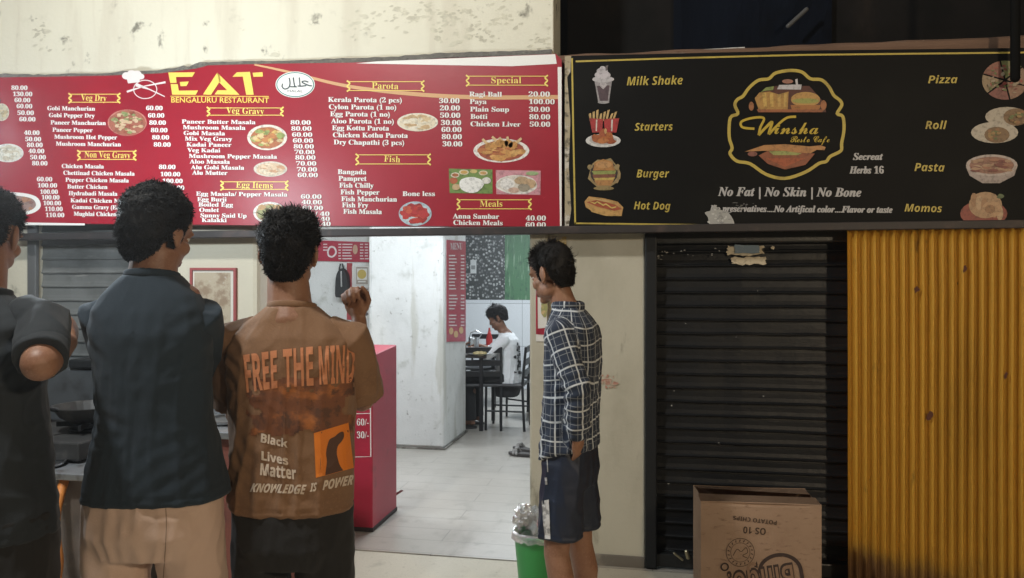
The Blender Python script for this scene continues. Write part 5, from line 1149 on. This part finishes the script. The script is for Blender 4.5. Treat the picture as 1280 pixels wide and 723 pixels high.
fist = smoothline([(408, 594), (410, 578), (409, 566), (411, 556), (414, 549), (420, 546), (426, 541), (431, 540), (432, 546), (429, 552), (424, 558), (423, 568), (426, 580), (431, 588)], 3)
addprint('print_fist', [([tuple(p) for p in fist], [tuple(range(len(fist)))])], M('print_fist_brown', (.09, .04, .025), .7), .003, 5)

# --- the man in the navy T-shirt and beige trousers
E2 = empty('person', 'curly haired man in a plain navy T-shirt and beige trousers seen from behind', 'person', (0, 0, 0))
Mh = frame((.004, .025, 1.648), R(-14), R(-20), 0); bm = BM(); head_parts(bm, Mh, 1.04, .8)
tube(bm, [V(0, .02, 1.6), V(-.006, 0, 1.50), V(0, -.01, 1.44)], [.064, .070, .09], 18)
k2 = 1.055
torso(bm, [(z * k2, a, b2, c, d) for z, a, b2, c, d in tl3])
shl, shr = V(-.148, .0, 1.395), V(.14, 0, 1.395); ell_, elr = V(-.128, .13, 1.18), V(.085, .19, 1.21); wl, wr = V(-.08, .29, 1.16), V(.02, .33, 1.2)
for s_, e_, w_ in ((shl, ell_, wl), (shr, elr, wr)):
    tube(bm, [s_, s_.lerp(e_, .5), e_], [.038, .042, .040], 16); tube(bm, [e_, e_.lerp(w_, .35), w_], [.041, .04, .026], 16)
hand(bm, wl, (.8, .5, .1), (0, .2, -1), (.3, 1, 0), (25, 30, 20)); hand(bm, wr, (-.8, .5, .1), (0, .2, -1), (-.3, 1, 0), (25, 30, 20))
hip2 = [(-.095, 0, .88), (.095, 0, .88)]; kn2 = [(-.115, .01, .49), (.115, .01, .49)]; an2 = [(-.125, -.01, .085), (.125, -.01, .085)]; to2 = [(-.15, .15, .035), (.15, .15, .035)]
legs_parts(bm, hip2, kn2, an2, to2)
skin_mesh('body', bm, [(Mh, 1.04)], E2)
obj('hair', hairdo(Mh, 1.04, 20000, .017, .011, hl_short(.052, -.105, -.035, -.035), .8, (0, 0, 0), 5, 1.5, .5, .0014, .3), HAIR, E2)
bm = BM()
torso(bm, [(.862, .205, .135, .01, .0), (.88, .205, .137, .01, 0), (.98, .184, .132, .008, 0), (1.10, .158, .126, .008, 0), (1.25, .162, .124, .004, -.005), (1.35, .172, .12, 0, -.012), (1.415, .165, .106, 0, -.012), (1.46, .140, .089, 0, -.012), (1.492, .108, .078, 0, -.012), (1.522, .078, .071, 0, -.008)])
NAVY = M('navy_cotton', (.015, .029, .046), .9, var=[(6, (.012, .023, .037), .45, .7)], bump=(220, .1), sheen=.05)
me2 = cloth(bm, .0072, .009, 14, zlo=.85, zhi=1.45, pull=(((-.18, -.06, 1.32), (.7, 0, .7), .15, .8), ((.18, -.06, 1.32), (-.7, 0, .7), .15, .8), ((-.12, -.12, 1.09), (.2, 0, 1), .12, .9), ((.1, -.12, .95), (-.5, 0, .8), .16, .4)))
s2 = obj('shirt', me2, NAVY, E2, smooth=True)
sleeves(s2, NAVY, [([shl + V(.07, 0, .012), shl, shl.lerp(ell_, .45) + V(-.006, 0, 0), shl.lerp(ell_, .95) + V(-.004, -.006, 0)], [.062, .070, .066, .068]),
    ([shr + V(-.07, 0, .012), shr, shr.lerp(elr, .45) + V(.004, 0, 0), shr.lerp(elr, .95)], [.062, .068, .062, .062])], .010, 24)
bm = BM(); collar(bm, (0, -.008, 1.519), .075, .069, -.012, (.0045, .012)); obj('collar', fuse(bm, .003, 2), NAVY, s2, smooth=True)
bm = BM(); trousers(bm, .97, .178, .125, [(-.10, 0, .86), (.10, 0, .86)], [(-.118, .01, .49), (.118, .01, .49)], an2, (.100, .090, .08))
obj('trousers', cloth(bm, .008, .014, 21, zlo=.3, zhi=.95, smooth=8), M('beige_cotton', (.60, .44, .36), .85, var=[(6, (.54, .39, .31), .45, .7)], bump=(180, .1), sheen=.05), E2, smooth=True)
slippers(E2, an2, to2, M('slipper_dark', (.03, .028, .027)))
M2 = settle(E2, at(192, 2.24), YAW + R(2))
tr2 = [c for c in E2.children if c.name.startswith('trousers')][0]; T2 = mesh_tree(tr2.data)
addprint('seam', [(lambda q: ([p for f in q for p in f], [(4 * k, 4 * k + 1, 4 * k + 2, 4 * k + 3) for k in range(len(q))]))(stroke(smoothline(l, 4), .9)) for l in ([(207, 630), (208, 660), (206, 700), (204, 735)],)], M('seam_brown', (.24, .165, .125), .9), .0015, 6, tr2, M2, T2)

# --- the man in black at the edge of the picture
E1 = empty('person', 'man in black T-shirt and black shorts, bent elbow bare, at the picture edge', 'person', (0, 0, 0))
E1['label'] = 'man all in black with a bare bent elbow beside the navy T-shirt man'
Mh = frame((-.03, .05, 1.635), R(-12), R(8), 0); bm = BM(); head_parts(bm, Mh)
tube(bm, [V(-.02, .03, 1.59), V(-.006, 0, 1.48), V(0, -.01, 1.41)], [.056, .06, .075], 18)
torso(bm, [(z * 1.01, a, b2, c, d) for z, a, b2, c, d in tl3])
shl, shr = V(-.16, .0, 1.375), V(.178, 0, 1.385); ell_, elr = V(-.2, .06, 1.13), V(.275, -.15, 1.288); wl, wr = V(-.17, .24, 1.10), V(.19, .08, 1.325)
for s_, e_, w_ in ((shl, ell_, wl), (shr, elr, wr)):
    tube(bm, [s_, s_.lerp(e_, .5), e_], [.038, .044, .046], 16); tube(bm, [e_, e_.lerp(w_, .35), w_], [.046, .044, .028], 16)
hand(bm, wl, (.15, .95, .1), (0, .2, -1), (.3, 1, 0), (25, 30, 20)); hand(bm, wr, (-.3, .6, .6), (-.6, .2, .1), (-.3, -.1, .6), (25, 30, 20))
hip1 = [(.025, 0, .80), (.105, 0, .80)]; kn1 = [(.05, .02, .46), (.115, .015, .46)]; an1 = [(.05, 0, .085), (.12, 0, .085)]; to1 = [(.03, .15, .035), (.14, .15, .035)]
legs_parts(bm, hip1, kn1, an1, to1, (.06, .045, .042, .034))
skin_mesh('body', bm, [(Mh, 1)], E1)
obj('hair', hairdo(Mh, 1, 12000, .02, .010, hl_short(.058, -.10, -.028), .5, (0, 0, -.1), 8, 1.4, .3, .0014, .24), HAIR, E1)
bm = BM()
torso(bm, [(.79, .138, .125, .055, .0), (.82, .138, .128, .055, 0), (.94, .132, .122, .045, 0), (1.08, .138, .12, .022, 0), (1.2, .155, .12, 0, -.005), (1.32, .172, .116, 0.006, -.012), (1.375, .165, .105, 0.006, -.012), (1.415, .135, .088, 0, -.012), (1.45, .094, .073, 0, -.012), (1.472, .070, .066, 0, -.010)])
BLACKC = M('black_tee_cotton', (.014, .020, .027), .85, bump=(220, .1), sheen=.05)
s1 = obj('shirt', cloth(bm, .0072, .013, 31, zlo=.8, zhi=1.35, pull=(((.15, -.03, 1.3), (-.7, 0, .7), .16, .8),)), BLACKC, E1, smooth=True)
sleeves(s1, BLACKC, [([shl + V(.07, 0, .012), shl, shl.lerp(ell_, .45), shl.lerp(ell_, .9)], [.062, .068, .066, .066]),
    ([shr + V(-.08, .01, .02), shr, shr.lerp(elr, .5), shr.lerp(elr, .88)], [.06, .068, .066, .066])], .010, 34)
bm = BM(); collar(bm, (0, -.010, 1.472), .074, .070, -.012, (.0045, .012)); obj('collar', fuse(bm, .003, 2), BLACKC, s1, smooth=True)
bm = BM(); trousers(bm, .88, .135, .12, [(.025, 0, .78), (.105, 0, .78)], [(.05, .02, .44), (.115, .015, .44)], [(.05, 0, .085), (.12, 0, .085)], (.085, .062, .052), 0, .055)
obj('trousers', cloth(bm, .008, .014, 41, zlo=.3, zhi=.9), M('black_cotton', (.012, .012, .013)), E1, smooth=True)
slippers(E1, an1, to1, M('slipper_dark', (.03, .028, .027)))
settle(E1, at(-20, 2.12), YAW + R(-4))

# --- the boy in the checked shirt
E4 = empty('person', 'boy in a dark checked shirt and navy shorts looking down beside the bin', 'person', (0, 0, 0))
Mh = frame((0, .085, 1.535), R(-16), R(-14), 0); bm = BM(); head_parts(bm, Mh, .96)
tube(bm, [V(0, .06, 1.50), V(0, .028, 1.42), V(0, .0, 1.34)], [.049, .052, .07], 18)
tl4 = [(.80, .12, .09, 0, 0), (.98, .125, .085, 0, .0), (1.15, .13, .09, 0, .0), (1.28, .135, .085, 0, -.005), (1.35, .115, .07, 0, -.005), (1.39, .07, .058, 0, .005)]
torso(bm, tl4)
shl, shr = V(-.15, -.005, 1.31), V(.15, -.01, 1.31); ell_, elr = V(-.195, -.10, 1.10), V(.18, -.02, 1.08); wl, wr = V(-.15, -.085, .925), V(.165, .03, .89)
for s_, e_, w_ in ((shl, ell_, wl), (shr, elr, wr)):
    tube(bm, [s_, s_.lerp(e_, .5), e_], [.034, .036, .035], 16); tube(bm, [e_, e_.lerp(w_, .35), w_], [.036, .036, .024], 16)
hand(bm, wl, (.35, .05, -.7), (.3, .9, 0), (.3, .6, .2), (20, 25, 20)); hand(bm, wr, (-.05, .1, -1), (-1, 0, 0), (0, 1, 0), (20, 25, 20))
hip4 = [(-.08, 0, .76), (.08, 0, .76)]; kn4 = [(-.08, .03, .44), (.08, -.02, .44)]; an4 = [(-.09, .0, .085), (.09, -.05, .085)]; to4 = [(-.11, .16, .035), (.12, .11, .035)]
legs_parts(bm, hip4, kn4, an4, to4, (.062, .054, .052, .036))
skin_mesh('body', bm, [(Mh, .96)], E4, SKIN)
obj('hair', hairdo(Mh, .96, 16000, .024, .005, hl_short(.05, -.07, -.03), .26, (0, .3, -.2), 12, 2.0, .25, .0014, .22), HAIR, E4)
bm = BM()
torso(bm, [(.845, .152, .118, 0, .005), (.86, .154, .12, 0, .005), (.96, .15, .112, 0, .0), (1.08, .15, .110, 0, -.01), (1.2, .158, .112, 0, -.016), (1.28, .162, .108, 0, -.018), (1.325, .160, .098, 0, -.014), (1.36, .125, .08, 0, -.006), (1.388, .085, .068, 0, .004), (1.405, .064, .06, 0, .012)])
lowfront = [v for v in bm.verts if v.co.z < .97]
for v in lowfront: v.co.z -= .055 * max(0, v.co.y / .12) * (1 if v.co.z < .9 else .4)
SL = {}
for key, (s_, e_, w_, sg_) in dict(l=(shl, ell_, wl, -1), r=(shr, elr, wr, 1)).items():
    sleeve(bm, [s_ + V(-.04 * sg_, 0, .0), s_ + V(.002 * sg_, 0, -.01), s_.lerp(e_, .5), e_, e_.lerp(w_, .5), e_.lerp(w_, .86)], [.062, .060, .056, .054, .052, .05]); SL[key] = (s_, e_, w_)
me4 = cloth(bm, .0066, .014, 51, zlo=.85, zhi=1.35, pull=(((-.20, -.06, 1.10), (0, .3, 1), .14, .9), ((-.16, -.12, .95), (0, .3, 1), .12, .9), ((-.1, .1, .9), (0, .6, .8), .14, .7)))
# shirt check laid along cloth and sleeves
uv = me4.uv_layers.new(name='UVMap'); vu = []
for v in me4.vertices:
    p = v.co; best = None
    for key, (s_, e_, w_) in SL.items():
        for a, b2, base in ((s_, e_, 0), (e_, w_, (e_ - s_).length)):
            ab = b2 - a; t_ = max(0, min(1, (p - a).dot(ab) / ab.length_squared)); dd = (p - a - ab * t_)
            if dd.length < .068 and (best is None or dd.length < best[0]) and (abs(p.x) > .125 or p.z < 1.2 and p.y < -.1):
                ax = ab.normalized(); ref = V(0, 1, 0); ref = (ref - ax * ref.dot(ax)).normalized(); sd = ax.cross(ref)
                best = (dd.length, math.atan2(dd.dot(sd), dd.dot(ref)) * .055 + .02, 3 - (base + t_ * ab.length) * 1.0)
    if best: vu.append((best[1], best[2]))
    else: vu.append((math.atan2(p.x, -p.y) * .155, p.z + .03 * noise.noise(p * 6)))
for lp in me4.loops: uv.data[lp.index].uv = vu[lp.vertex_index]
PL = M('checked_cotton', (.012, .018, .028), .8, bump=(220, .1), sheen=.05); t = PL.node_tree; N = t.nodes.new; L = t.links.new; b = t.nodes['Principled BSDF']
um = N('ShaderNodeUVMap'); um.uv_map = 'UVMap'; sx = N('ShaderNodeSeparateXYZ'); L(um.outputs[0], sx.inputs[0])
def stripes(sock, period, width, offset=0):
    a = N('ShaderNodeMath'); a.operation = 'MULTIPLY_ADD'; L(sock, a.inputs[0]); a.inputs[1].default_value = 1 / period; a.inputs[2].default_value = offset + 40
    f = N('ShaderNodeMath'); f.operation = 'FRACT'; L(a.outputs[0], f.inputs[0])
    s_ = N('ShaderNodeMath'); s_.operation = 'SUBTRACT'; L(f.outputs[0], s_.inputs[0]); s_.inputs[1].default_value = .5
    ab = N('ShaderNodeMath'); ab.operation = 'ABSOLUTE'; L(s_.outputs[0], ab.inputs[0])
    mr = N('ShaderNodeMapRange'); mr.inputs[1].default_value = width / period; mr.inputs[2].default_value = width / period * .55; L(ab.outputs[0], mr.inputs[0]); return mr.outputs[0]
def mx2(a, b2, op='MAXIMUM'):
    m_ = N('ShaderNodeMath'); m_.operation = op; L(a, m_.inputs[0])
    if isinstance(b2, float): m_.inputs[1].default_value = b2
    else: L(b2, m_.inputs[1])
    return m_.outputs[0]
per = .072
bold = mx2(stripes(sx.outputs[0], per, .0042), stripes(sx.outputs[1], per, .0042))
thin = mx2(mx2(stripes(sx.outputs[0], per, .0016, .28), stripes(sx.outputs[0], per, .0016, -.28)), mx2(stripes(sx.outputs[1], per, .0016, .28), stripes(sx.outputs[1], per, .0016, -.28)))
fac = mx2(bold, mx2(thin, .38, 'MULTIPLY'))
mx = N('ShaderNodeMix'); mx.data_type = 'RGBA'; L(fac, mx.inputs[0]); mx.inputs[6].default_value = (.013, .024, .052, 1); mx.inputs[7].default_value = (.56, .60, .64, 1); L(mx.outputs[2], b.inputs['Base Color'])
s4 = obj('shirt', me4, PL, E4, smooth=True)
bm = BM(); collar(bm, (0, .010, 1.408), .064, .062, -.004, .010)
pts = [V(.07 * math.cos(a), .006 + .067 * math.sin(a), 1.40 + .012 * abs(math.cos(a))) for a in [PI * .62 + k / 24 * PI * 1.76 for k in range(25)]]
tube(bm, pts, [(.0045, .016)] * 25, 8); me_c = fuse(bm, .003, 3)
uvc = me_c.uv_layers.new(name='UVMap')
for lp in me_c.loops:
    p = me_c.vertices[lp.vertex_index].co; uvc.data[lp.index].uv = (math.atan2(p.x, -p.y) * .07, p.z * .5)
obj('collar', me_c, PL, s4, smooth=True)
bm = BM()
torso(bm, [(.90, .135, .10, 0, 0), (.84, .14, .105, 0, -.005), (.76, .145, .108, 0, -.008), (.70, .148, .106, 0, .0)])
for s_ in (0, 1):
    h, k_ = V(*hip4[s_]), V(*kn4[s_]); sgx = -1 if s_ == 0 else 1
    loft(bm, [ringt(z, .070 + dz, .083 + dz, cx * sgx, cy, 24, 2.3) for z, dz, cx, cy in ((.80, .004, .072, 0), (.70, .006, .075, h.lerp(k_, .3).y * .6), (.60, .008, .078, h.lerp(k_, .6).y * .6), (.515, .010, .08, k_.y * .5), (.505, .009, .08, k_.y * .5))])
me5 = cloth(bm, .007, .016, 61, zlo=.5, zhi=.95, fine=.8)
sh5 = obj('shorts', me5, M('navy_polyester', (.012, .019, .040), .5, bump=(160, .08)), E4, smooth=True)
slippers(E4, an4, to4, M('slipper_dark', (.03, .028, .027)))
M4 = settle(E4, at(712, 3.0), YAW + R(66)); E4.scale = (.93, .93, 1); M4 = M4 @ Matrix.Diagonal((.93, .93, 1, 1))
T5 = mesh_tree(me5)
addprint('white_trim', [([(678, 626), (686.5, 624.5), (688.5, 674), (681.5, 673.5), (679, 650)], [(0, 1, 2, 3, 4)])], M('trim_white', (.62, .62, .62), .6, var=[(30, (.3, .3, .3), .5, .56)]), .003, 5, sh5, M4, T5)
addprint('pocket_zip', [(stroke([(684, 566), (685, 590), (684, 600)], 1.4)[0], [(0, 1, 2, 3)]), ([(681.5, 597), (684, 597), (684.5, 606), (682, 606)], [(0, 1, 2, 3)])], M('zip_silver', (.45, .45, .45), .4, metal=.5), .003, 4, sh5, M4, T5)

# --- the diner seated inside
E5 = empty('person', 'young diner in a white printed shirt seated eating at the inner table', 'person', (0, 0, 0))
Mh = frame((0, .10, 1.13), R(-24), R(6), 0); bm = BM(); head_parts(bm, Mh, .97)
tube(bm, [V(0, .085, 1.09), V(0, .05, 1.01), V(0, .01, .95)], [.048, .052, .07], 16)
torso(bm, [(.46, .13, .10, 0, 0), (.6, .125, .085, 0, .0), (.75, .13, .09, 0, .0), (.88, .14, .085, 0, .0), (.95, .12, .07, 0, .01), (.99, .07, .058, 0, .025)])
shl, shr = V(-.165, .0, .915), V(.165, .0, .915); ell_, elr = V(-.20, .17, .76), V(.20, .17, .76); wl, wr = V(-.10, .36, .82), V(.08, .34, .84)
for s_, e_, w_ in ((shl, ell_, wl), (shr, elr, wr)):
    tube(bm, [s_, s_.lerp(e_, .5), e_], [.046, .042, .036], 14); tube(bm, [e_, e_.lerp(w_, .35), w_], [.036, .036, .024], 14)
hand(bm, wl, (.3, .9, -.1), (0, .2, -1), (1, 0, 0), (30, 35, 25)); hand(bm, wr, (-.3, .7, .3), (0, .2, -1), (-1, 0, 0), (35, 40, 30))
hip5 = [(-.09, .0, .53), (.09, .0, .53)]; kn5 = [(-.12, .38, .52), (.12, .38, .52)]; an5 = [(-.12, .36, .09), (.12, .34, .09)]; to5 = [(-.13, .50, .04), (.13, .48, .04)]
legs_parts(bm, hip5, kn5, an5, to5, (.078, .058, .052, .038))
skin_mesh('body', bm, [(Mh, .97)], E5, SKIN2, .0065)
obj('hair', hairdo(Mh, .97, 3500, .03, .014, hl_short(.035, -.05, -.02), .3, (0, .35, -.15), 17, 1.7, .3, .003, .15), HAIR, E5)
bm = BM()
torso(bm, [(.47, .165, .135, 0, -.01), (.50, .168, .138, 0, -.01), (.62, .16, .122, 0, -.01), (.75, .165, .12, 0, -.015), (.86, .172, .112, 0, -.014), (.915, .16, .10, 0, -.008), (.955, .12, .08, 0, .008), (.985, .075, .066, 0, .022)])
for s_, e_, w_ in ((shl, ell_, wl), (shr, elr, wr)): sleeve(bm, [s_, s_.lerp(e_, .5), e_, e_.lerp(w_, .3)], [.062, .06, .058, .054])
me6 = cloth(bm, .008, .013, 71, zlo=.5, zhi=.95)
s6 = obj('shirt', me6, M('white_cotton', (.72, .74, .76), .8, bump=(200, .1), sheen=.05), E5, smooth=True)
bm = BM(); trousers(bm, .60, .15, .125, hip5, kn5, an5, (.09, .074, .06))
obj('trousers', cloth(bm, .009, .01, 81, zlo=.1, zhi=.6), M('black_cotton', (.012, .012, .013)), E5, smooth=True)
slippers(E5, an5, to5, M('slipper_dark', (.03, .028, .027)))
M5 = settle(E5, SEATP + Vector((.0, 0, 0)), YAW + R(78)); T6 = mesh_tree(me6)
gs = []
for i in range(46):
    px = 649 + random.gauss(0, 2.2); py = random.uniform(428, 466); w_ = random.uniform(.6, 1.8); h_ = random.uniform(.5, 2.2); a = random.uniform(-.6, .6)
    gs.append(([(px - w_, py - h_ + a), (px + w_, py - h_ - a), (px + w_, py + h_ + a), (px - w_, py + h_ - a)], [(0, 1, 2, 3)]))
addprint('print_marks', gs, M('print_black', (.03, .03, .035), .7), .004, 50, s6, M5, T6)
bpy.data.objects.remove(_fo); bpy.data.curves.remove(_fc)
# ------------------------------------------------------------------ even haze volume, added for lamp glow and a soft veil
bm = BM(); box(bm, -9.5, 9.5, -10, 7.5, -1.2, 5.6)
hz = bpy.data.materials.new('thin_haze'); hz.use_nodes = True; t = hz.node_tree; t.nodes.remove(t.nodes['Principled BSDF'])
pv = t.nodes.new('ShaderNodeVolumePrincipled'); pv.inputs['Color'].default_value = (.9, .93, .96, 1); pv.inputs['Density'].default_value = .008; pv.inputs['Anisotropy'].default_value = .72
t.links.new(pv.outputs[0], [n for n in t.nodes if n.bl_idname == 'ShaderNodeOutputMaterial'][0].inputs['Volume'])
tag(obj('haze', bm, hz), 'thin even haze added to make the lamp light glow', 'haze', kind='stuff')
